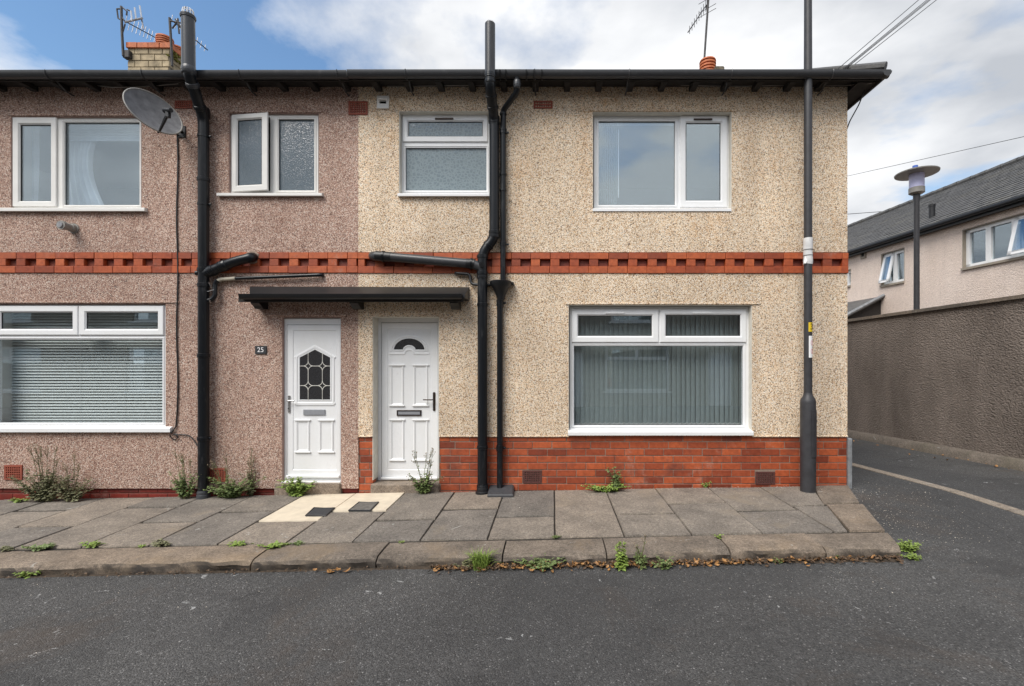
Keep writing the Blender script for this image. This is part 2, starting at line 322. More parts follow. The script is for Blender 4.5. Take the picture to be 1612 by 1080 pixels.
# ------------------------------------------------------------------ mesh builder
OFF = {}
def link(name, data, parent=None, loc=None):
    o = bpy.data.objects.new(name, data); col.objects.link(o)
    base = OFF.get(parent.name, Vector()) if parent else Vector()
    wl = Vector(loc) if loc is not None else base
    o.location = wl - base; o.parent = parent; OFF[o.name] = wl; return o
def tag(o, label=None, cat=None, group=None, kind=None):
    for k, v in (('label', label), ('category', cat), ('group', group), ('kind', kind)):
        if v: o[k] = v
    return o
def thing(name, loc, label, cat, group=None): return tag(link(name, None, None, loc), label, cat, group)
class MB:
    def __init__(s): s.v = []; s.f = []
    def add(s, vs, fs):
        n = len(s.v); s.v += [Vector(q) for q in vs]; s.f += [tuple(i + n for i in f) for f in fs]; return s
    def quad(s, a, b, c, d): return s.add([a, b, c, d], [(0, 1, 2, 3)])
    def box(s, x0, x1, y0, y1, z0, z1, ch=0.0):
        if ch <= 0:
            return s.add([(x, y, z) for x in (x0, x1) for y in (y0, y1) for z in (z0, z1)],
                         [(0, 1, 3, 2), (4, 6, 7, 5), (0, 4, 5, 1), (2, 3, 7, 6), (0, 2, 6, 4), (1, 5, 7, 3)])
        vs = []; lo = (x0, y0, z0); hi = (x1, y1, z1); idx = {}
        for ax in range(3):
            for k in range(8):
                b = [(k >> i) & 1 for i in range(3)]
                p = [(hi[i] if b[i] else lo[i]) + (0 if i == ax else (-ch if b[i] else ch)) for i in range(3)]
                idx[(ax, *b)] = len(vs); vs.append(p)
        fs = []
        for ax in range(3):
            a, c = [(1, 2), (2, 0), (0, 1)][ax]
            for sd in (0, 1):
                def key(i, j):
                    b = [0, 0, 0]; b[ax] = sd; b[a] = i; b[c] = j; return idx[(ax, *b)]
                f = [key(0, 0), key(1, 0), key(1, 1), key(0, 1)]; fs.append(f if sd else f[::-1])
            for i in (0, 1):
                for j in (0, 1):
                    b0 = [0, 0, 0]; b0[a] = i; b0[c] = j; b1 = list(b0); b1[ax] = 1
                    f = [idx[(a, *b0)], idx[(a, *b1)], idx[(c, *b1)], idx[(c, *b0)]]
                    fs.append(f if (i ^ j) else f[::-1])
        for k in range(8):
            b = [(k >> i) & 1 for i in range(3)]; f = [idx[(0, *b)], idx[(1, *b)], idx[(2, *b)]]
            fs.append(f if sum(b) % 2 else f[::-1])
        return s.add(vs, fs)
    def tube(s, path, r, n=12, cap=True, closed=False, flat=1.0):
        path = [Vector(p) for p in path]; m = len(path); rings = []
        rs = r if isinstance(r, (list, tuple)) else [r] * m
        up = None
        for i, p in enumerate(path):
            a = path[i - 1] if (i or closed) else p; b = path[(i + 1) % m] if (i < m - 1 or closed) else p
            t = (b - a).normalized()
            if up is None: up = Vector((0, 1, 0)) if abs(t.y) < .9 else Vector((0, 0, 1))
            u = (up - t * up.dot(t)).normalized(); v = t.cross(u); up = u
            k = 1.0
            if 0 < i < m - 1 or closed:
                c = (p - a).normalized().dot((b - p).normalized()); k = 1 / max(math.sqrt(max((1 + c) / 2, 0)), .5)
            rings.append([p + (u * math.cos(q) * flat + v * math.sin(q) * k) * rs[i] for q in (2 * math.pi * j / n for j in range(n))])
        b0 = len(s.v)
        for rg in rings: s.v += rg
        for i in range(m if closed else m - 1):
            for j in range(n):
                i2 = (i + 1) % m
                s.f.append((b0 + i * n + j, b0 + i * n + (j + 1) % n, b0 + i2 * n + (j + 1) % n, b0 + i2 * n + j))
        if cap and not closed:
            s.f.append(tuple(b0 + j for j in range(n))[::-1]); s.f.append(tuple(b0 + (m - 1) * n + j for j in range(n)))
        return s
    def lathe(s, c, prof, n=20):           # prof: (radius, z) about a vertical axis at c
        c = Vector(c); b0 = len(s.v)
        for r, z in prof:
            s.v += [c + Vector((r * math.cos(2 * math.pi * j / n), r * math.sin(2 * math.pi * j / n), z)) for j in range(n)]
        for i in range(len(prof) - 1):
            for j in range(n): s.f.append((b0 + i * n + j, b0 + i * n + (j + 1) % n, b0 + (i + 1) * n + (j + 1) % n, b0 + (i + 1) * n + j))
        s.f.append(tuple(b0 + j for j in range(n))[::-1]); s.f.append(tuple(b0 + (len(prof) - 1) * n + j for j in range(n)))
        return s
    def ring(s, x0, x1, z0, z1, prof):     # mitred frame: prof = (inset, y) going round the section, closed
        b0 = len(s.v); m = len(prof)
        for ins, y in prof:
            s.v += [Vector(q) for q in ((x0 + ins, y, z0 + ins), (x1 - ins, y, z0 + ins), (x1 - ins, y, z1 - ins), (x0 + ins, y, z1 - ins))]
        for i in range(m):
            a, b = b0 + 4 * i, b0 + 4 * ((i + 1) % m)
            for j in range(4): s.f.append((a + j, a + (j + 1) % 4, b + (j + 1) % 4, b + j))
        return s
    def plate(s, x0, x1, z0, z1, holes, y0, y1, sides=True):   # flat face at y0 with rectangular holes, thickness to y1
        xs = sorted({x0, x1, *[v for h in holes for v in h[:2] if x0 < v < x1]}); zs = sorted({z0, z1, *[v for h in holes for v in h[2:] if z0 < v < z1]})
        for xa, xb in zip(xs, xs[1:]):
            for za, zb in zip(zs, zs[1:]):
                mxx, mz = (xa + xb) / 2, (za + zb) / 2
                if any(h[0] < mxx < h[1] and h[2] < mz < h[3] for h in holes): continue
                s.quad((xa, y0, za), (xb, y0, za), (xb, y0, zb), (xa, y0, zb))
        for h in holes:
            a, b, c, d = max(h[0], x0), min(h[1], x1), max(h[2], z0), min(h[3], z1)
            if h[0] >= x0: s.quad((a, y0, c), (a, y0, d), (a, y1, d), (a, y1, c))
            if h[1] <= x1: s.quad((b, y0, d), (b, y0, c), (b, y1, c), (b, y1, d))
            if h[3] <= z1: s.quad((a, y0, d), (b, y0, d), (b, y1, d), (a, y1, d))
            if h[2] >= z0: s.quad((b, y0, c), (a, y0, c), (a, y1, c), (b, y1, c))
        if sides:
            s.quad((x0, y0, z1), (x0, y0, z0), (x0, y1, z0), (x0, y1, z1)); s.quad((x1, y0, z0), (x1, y0, z1), (x1, y1, z1), (x1, y1, z0))
            for xa, xb in zip(xs, xs[1:]):
                if not any(h[0] <= xa and h[1] >= xb and h[2] < z0 for h in holes): s.quad((xa, y0, z0), (xb, y0, z0), (xb, y1, z0), (xa, y1, z0))
            s.quad((x1, y0, z1), (x0, y0, z1), (x0, y1, z1), (x1, y1, z1))
        return s
    def xf(s, fn): s.v = [Vector(fn(v)) for v in s.v]; return s
    def mesh(s, name, mat, off=Vector(), smooth=None):
        me = bpy.data.meshes.new(name); me.from_pydata([tuple(v - off) for v in s.v], [], s.f); me.materials.append(M[mat] if isinstance(mat, str) else mat)
        if smooth is not None:
            me.polygons.foreach_set('use_smooth', [True] * len(me.polygons)); me.set_sharp_from_angle(angle=R(smooth))
        me.update(); return me
    def build(s, name, mat, parent=None, smooth=None, loc=None):
        base = Vector(loc) if loc is not None else (OFF.get(parent.name, Vector()) if parent else Vector())
        return link(name, s.mesh(name, mat, base, smooth), parent, base)
def rounded(pts, r, n=5):
    pts = [Vector(p) for p in pts]; out = [pts[0]]
    for a, b, c in zip(pts, pts[1:], pts[2:]):
        d1 = (a - b); d2 = (c - b); k = min(r, d1.length * .49, d2.length * .49); p = b + d1.normalized() * k; q = b + d2.normalized() * k
        for i in range(n + 1):
            t = i / n; out.append(p * (1 - t) ** 2 + b * 2 * t * (1 - t) + q * t * t)
    out.append(pts[-1]); return out
def rect(x0, y0, x1, y1, Y):               # pixel rectangle -> (X0, X1, Z0, Z1) at depth Y
    a, b = P(x0, y1, Y), P(x1, y0, Y); return (a.x, b.x, a.z, b.z)

# ------------------------------------------------------------------ ground
def axis(lo, hi, dense_lo, dense_hi, step, big):
    v = []; a = dense_lo
    while a < dense_hi: v.append(a); a += step
    v.append(dense_hi)
    for k in big: v.insert(0, dense_lo - k) if dense_lo - k >= lo else None
    for k in big: v.append(dense_hi + k) if dense_hi + k <= hi else None
    return sorted(set(v))
gx = axis(-900, 900, -10, 10, .2, [2, 6, 15, 40, 120, 400, 880]); gy = axis(-900, 900, -6, 14, .2, [2, 6, 15, 40, 120, 400, 880])
mb = MB(); mb.v = [Vector((x, y, zroad(x, y) + (.004 * mnoise.noise(Vector((x * .7, y * .7, 3))) if abs(x) < 11 and abs(y) < 15 else 0))) for y in gy for x in gx]
nx = len(gx); mb.f = [(j * nx + i, j * nx + i + 1, (j + 1) * nx + i + 1, (j + 1) * nx + i) for j in range(len(gy) - 1) for i in range(nx - 1)]
tag(mb.build('road', 'road', smooth=60), kind='structure')

# pavement: dirt bed with separate flagstones
mb = MB(); xs = [-10 + .5 * i for i in range(27)]
for a, b in zip(xs, xs[1:]):
    if a >= 3.0: break
    b = min(b, 2.9)
    mb.quad((a, -KB - .04, zpave(a, -KB) - .016), (b, -KB - .04, zpave(b, -KB) - .016), (b, .05, zpave(b, 0) - .016), (a, .05, zpave(a, 0) - .016))
pavement = tag(mb.build('pavement', 'dirt'), kind='structure')
def slab(c4, mat='slab', gap=.009, lift=0.0, holes=False, name='paving_slab', parent=None, thick=.09):
    # c4: corners (x, y) counter-clockwise from near-left
    ctr = Vector((sum(c[0] for c in c4) / 4, sum(c[1] for c in c4) / 4)); jz = [rnd.uniform(-.004, .004) for _ in range(4)]; b = rnd.uniform(-.002, .003) + lift
    def inset(k): return [Vector((c[0] + math.copysign(k * .62, ctr.x - c[0]), c[1] + math.copysign(k * 1.9, ctr.y - c[1]))) for c in c4]
    o, i1 = inset(gap), inset(gap + .008); n = 6; mb = MB()
    top = [Vector((q.x, q.y, zpave(q.x, q.y) + jz[k] + b)) for k, q in enumerate(i1)]
    def bil(T, u, v): return T[0] * (1 - u) * (1 - v) + T[1] * u * (1 - v) + T[2] * u * v + T[3] * (1 - u) * v
    g = [[bil(top, i / n, j / n) for i in range(n + 1)] for j in range(n + 1)]
    for j in range(n + 1):
        for i in range(n + 1):
            q = g[j][i]; q.z += .0022 * mnoise.noise(Vector((q.x * 5, q.y * 5, 9)))
            if i in (0, n) or j in (0, n):
                wv = mnoise.noise(Vector((q.x * 14, q.y * 14, 2))); q.x += .004 * wv; q.y -= .004 * wv
    mb.v = [q for r_ in g for q in r_]
    mb.f = [(j * (n + 1) + i, j * (n + 1) + i + 1, (j + 1) * (n + 1) + i + 1, (j + 1) * (n + 1) + i) for j in range(n) for i in range(n)]
    ed = [(0, i) for i in range(n)] + [(j, n) for j in range(n)] + [(n, i) for i in range(n, 0, -1)] + [(j, 0) for j in range(n, 0, -1)]
    ids = [j * (n + 1) + i for j, i in ed]; k0 = len(mb.v); L = len(ids)
    for dz, ex in ((-.007, .005), (-thick, .005)):
        for q in ids:
            p = mb.v[q]; d = (Vector((p.x, p.y)) - ctr).normalized() * ex; mb.v.append(Vector((p.x + d.x, p.y + d.y, p.z + dz)))
    for k in range(L):
        k2 = (k + 1) % L
        mb.f.append((ids[k2], ids[k], k0 + k, k0 + k2)); mb.f.append((k0 + k2, k0 + k, k0 + L + k, k0 + L + k2))
    return mb.build(name, mat, parent or pavement, smooth=35, loc=(ctr.x, ctr.y, top[0].z))
cols = [(-2.985, -2.375, 820), (-2.375, -1.78, 805), (-1.78, -1.18, 818), (-1.18, -.58, 801), (-.58, .02, 813), (.02, .64, None), (.64, 1.24, 809), (1.24, 1.87, 792), (1.87, 2.5, 803),
        (-3.6, -2.985, 806), (-4.2, -3.6, 822), (-4.8, -4.2, 800), (-5.4, -4.8, 829), (-6.0, -5.4, 805), (-6.6, -6.0, 824), (-7.2, -6.6, 803), (-7.8, -7.2, 820), (-8.4, -7.8, 804), (-9.0, -8.4, 815)]
covers = []
for x0, x1, ysp in cols:
    yb = -KB
    if ysp is None: slab([(x0, yb), (x1, yb), (x1, 0), (x0, 0)]); continue
    ys = G(PX + (x0 + x1) / 2 * 158, ysp).y
    cream = x0 in (-2.985, -2.375)
    slab([(x0, yb), (x1, yb), (x1, ys), (x0, ys)])
    slab([(x0, ys), (x1, ys), (x1, 0), (x0, 0)], 'cream_slab' if cream else 'slab', 0.003 if cream else .009, .002 if cream else 0)
slab([(2.5, -KB), (2.63, -KB), (2.86, -.78), (2.5, -.78)]); slab([(2.5, -.78), (2.86, -.78), (3.12, 0), (2.5, 0)])
slab([(2.64, -KB), (2.965, -KB), (3.27, -.72), (2.87, -.72)], 'kerb'); slab([(2.87, -.72), (3.27, -.72), (3.56, 0), (3.13, 0)], 'kerb')
# inspection covers let into the cream patches
def cover(name, px, mat, label):
    q = [G(*p) for p in px]; c = sum(q, Vector()) / 4; mb = MB()
    t = [p + Vector((0, 0, .0105)) for p in q]; b = [p - Vector((0, 0, .03)) for p in q]
    mb.add(t + b, [(3, 2, 1, 0), (0, 1, 5, 4), (1, 2, 6, 5), (2, 3, 7, 6), (3, 0, 4, 7)])
    root = thing(name, c, label, 'cover'); mb.build('lid', mat, root)
    fr = MB(); fr.tube([p + Vector((0, 0, .010)) for p in q], .006, 6, closed=True); fr.build('frame', 'cover' if mat == 'cover_grey' else 'gasket', root)
cover('stopcock_cover', [(494, 801), (527, 801), (513, 813), (481, 813)], 'cover', 'small black square cover set in the cream paving patch')
cover('inspection_cover', [(565, 792), (596, 792), (583, 805), (549, 805)], 'cover_grey', 'worn grey square cover at the edge of the cream paving patch')

# kerb stones
kerb = MB(); kerb.box(-10, 2.8, -KW + .06, -KB - .05, -.35, -.32)
kerb = tag(kerb.build('kerb', 'dirt'), kind='structure')
kj = [-10, -8.4, -7.05, -5.75, -4.18, -2.45, -1.436, -.41, .44, 1.446, 2.22, 2.83]
for a, b in zip(kj, kj[1:]):
    last = b > 2.8; n = max(int((b - a) / .05), 4); mb = MB(); prof_n = 0; sd = rnd.uniform(0, 90); dz = rnd.uniform(-.006, .006); tl = rnd.uniform(-.006, .006)
    for i in range(n + 1):
        t = i / n; x = a + .006 + (b - a - .012) * t
        def fr(k, s_=1): return mnoise.noise(Vector((x * 6, sd, k))) * .019 * s_ + mnoise.noise(Vector((x * 22, sd, k + 5))) * .009 * s_
        e_ = .018 * (1 - sstep(0, .06, min(t, 1 - t) * (b - a)))
        sec = [(-KB - .012, -.025), (-KB - .020, 0), (-KB - .12, .001), (-KB - .24, -.002), (-KW + .05 + fr(1) * .6, -.006 + fr(2) * .3), (-KW + .022 + fr(1), -.016 + fr(2) * .5 - e_ * .4),
               (-KW + .004 + fr(3), -.038 + fr(4) * .5), (-KW + .002 + fr(6, 1.3) + .006, -.075), (-KW + .008 + fr(8), -.16), (-KW + .02, -.30)]
        for y, z in sec:
            xx = x
            if last: xx = x + (t ** 2) * (.14 * (-KB - .0 - y) / -.35 + .14) * 1.0 * 0 + t * max(0, (y + KW)) * .38
            mb.v.append(Vector((xx, y, zkerb(x) + z + dz + tl * (t - .5) + .002 * mnoise.noise(Vector((x * 9, y * 9, 1))))))
        prof_n = len(sec)
    for i in range(n):
        for j in range(prof_n - 1): mb.f.append((i * prof_n + j, i * prof_n + j + 1, (i + 1) * prof_n + j + 1, (i + 1) * prof_n + j))
    mb.f.append(tuple(range(prof_n))[::-1]); mb.f.append(tuple(n * prof_n + j for j in range(prof_n)))
    mb.build('kerb_stone', 'kerb_grimy_shaded', kerb, smooth=50, loc=((a + b) / 2, -KW, zkerb(a)))

# lane channel stripe
LD = Vector((-.108, 1, 0)).normalized(); LN = Vector((LD.y, -LD.x, 0))
s0 = G(1340, 731, zroad); s1 = G(1612, 809, zroad)
mb = MB(); dr = (s0 - s1).normalized(); nrm = Vector((dr.y, -dr.x, 0)).normalized(); base = s1 - dr * 3.0
lane_stripe = tag(link('lane_channel', None, None, base), kind='structure')
for i in range(24):
    p = base + dr * (i * .62); q = p + dr * .608
    cs = [p - nrm * .075, p + nrm * .075, q + nrm * .075, q - nrm * .075]
    m2 = MB(); t = [Vector((c.x, c.y, zroad(c.x, c.y) + .009)) for c in cs]; bb = [c - Vector((0, 0, .05)) for c in t]
    m2.add(t + bb, [(0, 1, 2, 3), (1, 0, 4, 5), (2, 1, 5, 6), (3, 2, 6, 7), (0, 3, 7, 4)]).build('channel_stone', 'stripe', lane_stripe, loc=p)

# ------------------------------------------------------------------ the two terraced houses
XB = P(564, 0).x; XL, XR, ZT = -9.0, P(1334, 0).x, 4.98
pinkh = thing('terraced_house', (-6, 0, 0), 'pink pebbledash terraced house with the number 25 plate', 'house', 'terraced houses joined under one gutter')
creamh = thing('terraced_house', (.6, 0, 0), 'cream pebbledash end terrace house with bare red brick plinth', 'house', 'terraced houses joined under one gutter')
WY = .09                                    # window frame plane behind the wall face
wins = {}
O = {'w1': rect(17, 183, 223, 328, 0), 'w2': rect(360, 178, 502, 305, 0), 'w3': rect(628, 175, 773, 306, 0), 'w4': rect(933, 176, 1152, 328, 0),
     'w5': rect(895, 480, 1184, 680, 0), 'w6': rect(-14, 478, 261, 673, 0), 'd1': rect(444, 499, 537, 800, 0), 'd2': rect(586.5, 498.5, 691, 800, 0)}
zb_top, zb_bot = P(0, 397).z, P(0, 430).z
band = (-20, 20, zb_bot, zb_top)
zp_pink, zp_cream = P(0, 769).z, P(0, 686.5).z
def wall(x0, x1, zlo, ops, mat, parent):
    mb = MB(); h = [O[k] for k in ops]
    mb.plate(x0, x1, zlo, zb_bot, [q for q in h if q[2] < zb_bot - .5], 0, .22); mb.plate(x0, x1, zb_top, ZT, [q for q in h if q[3] > zb_top + .2], 0, .22)
    return mb.build('wall', mat, parent)
wall(XL, XB, zp_pink, ('w1', 'w2', 'w6', 'd1'), 'pink', pinkh)
wcream = wall(XB + .001, XR, zp_cream, ('w3', 'w4', 'w5', 'd2'), 'cream', creamh)
mb = MB(); mb.quad((XR, .22, -.3), (XR, 7.2, -.3), (XR, 7.2, ZT), (XR, .22, ZT)).quad((XR, 7.2, -.3), (XL, 7.2, -.3), (XL, 7.2, ZT), (XR, 7.2, ZT)); mb.build('side_wall', 'cream', creamh)
mb = MB(); mb.quad((XL, 7.2, -.3), (XL, 0, -.3), (XL, 0, ZT), (XL, 7.2, ZT)); mb.build('side_wall', 'pink', pinkh)
# lintel drip lines above openings
def drip(parent, x0, x1, y, mat):
    a, b = P(x0, y), P(x1, y); mb = MB(); mb.box(a.x, b.x, -.012, .004, a.z - .004, a.z + .016, .003); mb.build('drip_edge', mat, parent)
drip(pinkh, 14, 230, 182, 'pink'); drip(pinkh, 356, 508, 177, 'pink'); drip(pinkh, -20, 283, 476.5, 'pink'); drip(pinkh, 418, 545, 497.5, 'pink')
drip(creamh, 926, 1160, 175, 'cream'); drip(creamh, 890, 1196, 479, 'cream')
# rooms behind
def room(parent, x0, x1, z0, z1):
    mb = MB(); y0, y1 = .222, 3.4
    mb.quad((x0, y1, z0), (x1, y1, z0), (x1, y1, z1), (x0, y1, z1)); mb.quad((x0, y0, z0), (x0, y1, z0), (x0, y1, z1), (x0, y0, z1)); mb.quad((x1, y1, z0), (x1, y0, z0), (x1, y0, z1), (x1, y1, z1))
    mb.quad((x0, y0, z0), (x1, y0, z0), (x1, y1, z0), (x0, y1, z0)); mb.quad((x0, y1, z1), (x1, y1, z1), (x1, y0, z1), (x0, y0, z1)); mb.build('room_interior', 'room', parent)
for hp, xs in ((pinkh, [XL + .02, -4.45, XB - .02]), (creamh, [XB + .02, -.35, XR - .02])):
    for a, b in zip(xs, xs[1:]):
        room(hp, a + .03, b - .03, .12, 2.55); room(hp, a + .03, b - .03, 2.75, 4.9)

# bricks
BC = {}
def brick(parent, x0, x1, y0, y1, z0, z1, mat, ch=.004):
    dx, dy, dz = round(x1 - x0, 3), round(y1 - y0, 3), round(z1 - z0, 3); k = (dx, dy, dz, mat)
    if k not in BC: BC[k] = MB().box(-dx / 2, dx / 2, -dy / 2, dy / 2, -dz / 2, dz / 2, ch).mesh('brick', mat)
    j = lambda a: rnd.uniform(-a, a)
    o = link('brick', BC[k], parent, ((x0 + x1) / 2 + j(.0015), (y0 + y1) / 2 + j(.0025), (z0 + z1) / 2 + j(.0012))); o.rotation_euler = (j(.006), j(.005), j(.006)); return o
pitch = 30.6 / 130
def string_course(parent, x0, x1, ph):
    back = MB(); back.box(x0, x1, .045, .2, zb_bot, zb_top); bk = back.build('string_course', 'mortar_dark', parent)
    rows = [P(0, y).z for y in (397.5, 407.6, 419.0, 430)]
    if parent is creamh: rows = [P(0, y).z for y in (398, 408.2, 419.4, 430.6)]
    for r_, (zt, zb) in ((0, rows[0:2]), (2, rows[2:4])):
        x = x0 - ph - (.01 if r_ else 0)
        while x < x1:
            a, b = max(x, x0), min(x + pitch, x1)
            if b - a > .02: brick(bk, a + .0015, b - .0015, -.014, .09, zb + .0015, zt - .0015, 'brick_band')
            x += pitch
    x = x0 - ph
    zt, zb = rows[1:3]
    while x < x1:
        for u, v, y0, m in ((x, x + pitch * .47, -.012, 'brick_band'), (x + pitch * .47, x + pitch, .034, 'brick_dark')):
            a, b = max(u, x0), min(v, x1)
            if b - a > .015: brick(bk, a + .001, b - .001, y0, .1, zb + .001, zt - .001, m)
        x += pitch
string_course(pinkh, XL, XB, .07); string_course(creamh, XB + .001, XR + .008, .03)
airb = []                                                          # (x0,x1,z0,z1) in the plinth
def airbrick(parent, x0, y0, x1, y1, nx_, nz_, mat, yf=-.012):
    q = rect(x0, y0, x1, y1, 0); mb = MB(); wx, wz = (q[1] - q[0]), (q[3] - q[2]); holes = []
    for i in range(nx_):
        for j in range(nz_):
            cx, cz = q[0] + wx * (.08 + .84 * (i + .5) / nx_), q[2] + wz * (.1 + .8 * (j + .5) / nz_); hx, hz = wx * .84 / nx_ * .31, wz * .8 / nz_ * .31
            holes.append((cx - hx, cx + hx, cz - hz, cz + hz))
    mb.plate(*q, holes, yf, .03); o = mb.build('air_brick', mat, parent)
    MB().box(q[0] + .003, q[1] - .003, .026, .05, q[2] + .003, q[3] - .003).build('vent_void', 'void', o); return q
airbrick(pinkh, 276, 159, 303, 171, 7, 3, 'terracotta'); airbrick(pinkh, 8, 732, 36, 755, 7, 5, 'terracotta'); airbrick(pinkh, 330, 737, 356, 758, 6, 5, 'terracotta')
airbrick(creamh, 549, 160, 579, 181, 7, 5, 'terracotta'); airbrick(creamh, 840, 159.5, 870, 171, 7, 2, 'terracotta')
airb += [airbrick(creamh, 823, 741, 852.5, 761, 7, 5, 'terracotta_dark', .006), airbrick(creamh, 1190, 743, 1220.5, 763, 7, 5, 'terracotta_dark', .006)]
def plinth(parent, segs, ztop, nrow, mat, mmat, yf, off0):
    mb = MB()
    for x0, x1 in segs: mb.box(x0 + .002, x1 - .002, yf + .006, .21, -.4, ztop + (.0 if parent is pinkh else -.002))
    pl = mb.build('plinth', mmat, parent); hz = 11.1 / 130
    for k in range(nrow):
        zt = ztop + (.012 if k == 0 else 0) - k * hz + (0 if k == 0 else .012); zt = P(0, 640 + (221 + 44.4 * (k - 1) + 4) / 4).z if parent is creamh and k else zt
        zb = zt - hz + .010
        if k == 0: zt = ztop - .002; zb = (P(0, 640 + 221 / 4).z if parent is creamh else ztop - .06) + .003
        for x0, x1 in segs:
            x = x0 - off0 - (pitch / 2 if k % 2 else 0) - rnd.choice((0, 0, .06))
            while x < x1:
                ivs = [(max(x, x0), min(x + pitch - .005, x1))]
                for q in airb:
                    if parent is creamh and q[2] < (zt + zb) / 2 < q[3]:
                        ivs = [iv for a, b in ivs for iv in ((a, min(b, q[0] - .005)), (max(a, q[1] + .005), b)) if iv[1] > iv[0]]
                for a, b in ivs:
                    if b - a > .03: brick(pl, a + .001, b - .001, yf, yf + .09, zb, zt, mat, .003)
                x += pitch
    return pl
D1, D2 = O['d1'], O['d2']
plinth(creamh, [(XB + .001, D2[0]), (D2[1], XR)], zp_cream, 9, 'brick', 'mortar', .012, .1)
plinth(pinkh, [(XL, D1[0]), (D1[1], XB)], zp_pink, 5, 'brick_red', 'mortar_dark', .03, .04)
# render drip over the cream plinth
MB().box(XB + .002, D2[0], -.010, .012, zp_cream - .012, zp_cream + .006, .004).build('render_stop', 'cream', creamh)
MB().box(D2[1], P(896, 0).x, -.010, .012, zp_cream - .012, zp_cream + .006, .004).build('render_stop', 'cream', creamh)
MB().box(P(1184, 0).x, XR + .004, -.010, .012, zp_cream - .012, zp_cream + .006, .004).build('render_stop', 'cream', creamh)

# ------------------------------------------------------------------ windows
FP = lambda w_, y, d=.05: [(0, y + d), (0, y + .006), (.006, y), (w_ - .016, y), (w_, y + .014), (w_, y + d)]
def window(parent, key, outer, fixed, sashes, mat, pane_mat, sill=None, vents=(), Y=WY, sill_mat='upvc', open_=None, name='window', vent_mat='bronze', sill_out=.045):
    q = rect(*outer, Y); mb = MB()
    pr = [rect(*p, Y) for p in fixed] + [rect(*s, Y) for s, _ in sashes]
    holes = [(a + .002, b - .002, c + .002, d - .002) for a, b, c, d in (rect(*p, Y) for p in fixed)] + [(a + .02, b - .02, c + .02, d - .02) for a, b, c, d in (rect(*s, Y) for s, _ in sashes)]
    mb.plate(*q, holes, Y, Y + .06)
    for p in fixed:
        a, b, c, d = rect(*p, Y); e_ = .022; mb.ring(a - e_, b + e_, c - e_, d + e_, [(0, Y + .004), (0, Y - .004), (.004, Y - .007), (.010, Y - .007), (e_ + .004, Y + .012), (e_ + .004, Y + .02)])
    win = mb.build(name, mat, parent)
    for p in fixed:
        a, b, c, d = rect(*p, Y)
        MB().ring(a, b, c, d, [(0, Y + .013), (.005, Y + .015), (.005, Y + .025), (0, Y + .025)]).build('gasket', 'gasket', win)
        MB().box(a - .01, b + .01, Y + .026, Y + .032, c - .01, d + .01).build('pane', pane_mat, win)
    for k, (s, p) in enumerate(sashes):
        a, b, c, d = rect(*s, Y); pa, pb, pc, pd = rect(*p, Y); ws = min(pa - a, b - pb, pc - c, d - pd)
        m2 = MB(); pf = [(0, 0), (0, -.014), (.006, -.02), (-1, -.02), (-2, -.004), (-2, .02)]
        b0 = len(m2.v)
        for ins, y in pf:
            if ins >= 0: r4 = (a + ins, b - ins, c + ins, d - ins)
            else:
                e_ = .016 if ins == -1 else 0; r4 = (pa - e_, pb + e_, pc - e_, pd + e_)
            m2.v += [Vector((r4[0], Y + y, r4[2])), Vector((r4[1], Y + y, r4[2])), Vector((r4[1], Y + y, r4[3])), Vector((r4[0], Y + y, r4[3]))]
        n_ = len(pf)
        for i in range(n_):
            u, v = b0 + 4 * i, b0 + 4 * ((i + 1) % n_)
            for j in range(4): m2.f.append((u + j, u + (j + 1) % 4, v + (j + 1) % 4, v + j))
        g2 = MB().ring(pa, pb, pc, pd, [(0, Y - .004), (.005, Y - .001), (.005, Y + .01), (0, Y + .01)]); p2 = MB().box(pa - .008, pb + .008, Y + .006, Y + .012, pc - .008, pd + .008)
        if open_ and open_[0] == k:
            an = open_[1]; hx, hy = a, Y
            def turn(v): return (hx + (v.x - hx) * math.cos(an) + (v.y - hy) * math.sin(an), hy - (v.x - hx) * math.sin(an) + (v.y - hy) * math.cos(an) - .004, v.z)
            if len(open_) > 2:
                zt_ = d
                def turn(v, zt_=zt_, an=an): return (v.x, Y - .004 + (v.y - Y) * math.cos(an) + (v.z - zt_) * math.sin(an), zt_ + (v.z - zt_) * math.cos(an) - (v.y - Y) * math.sin(an))
            for m_ in (m2, g2, p2): m_.xf(turn)
        m2.build('sash', mat, win); g2.build('gasket', 'gasket', win); p2.build('pane', pane_mat, win)
    for v in vents:
        a, b, c, d = rect(*v, Y - .02); MB().box(a, b, Y - .034, Y - .018, c, d, .003).build('trickle_vent', vent_mat, win)
    if sill:
        a, b, c, d = rect(*sill, -.02); mb = MB()
        pts = [(-sill_out, c), (-sill_out, c + (d - c) * .62), (-sill_out + .012, c + (d - c) * .78), (Y + .01, d + .006), (Y + .01, c + .004), (-.002, c + .004), (-.004, c)]
        n_ = len(pts); mb.v = [Vector((x, y, z)) for x in (a, b) for y, z in pts]
        mb.f = [(i, (i + 1) % n_, n_ + (i + 1) % n_, n_ + i)[::-1] for i in range(n_)] + [tuple(range(n_)), tuple(range(n_, 2 * n_))[::-1]]
        mb.build('sill', sill_mat, win)
    return win
window(pinkh, 'w1', (17, 184, 223, 329), [(101, 192, 220, 323)], [((22, 185, 91, 326), (33, 197, 81, 317))], 'upvc_old', 'glass_up', (-40, 326, 230, 333), sill_mat='upvc_old', Y=.03)
window(pinkh, 'w2', (361, 180, 501, 305), [(438, 187, 495, 300)], [((367, 182, 428, 303), (376, 191, 417, 293))], 'upvc_old', 'obscure_grey', (343, 303, 508, 309), sill_mat='upvc_old', Y=.03, open_=(0, R(7)))
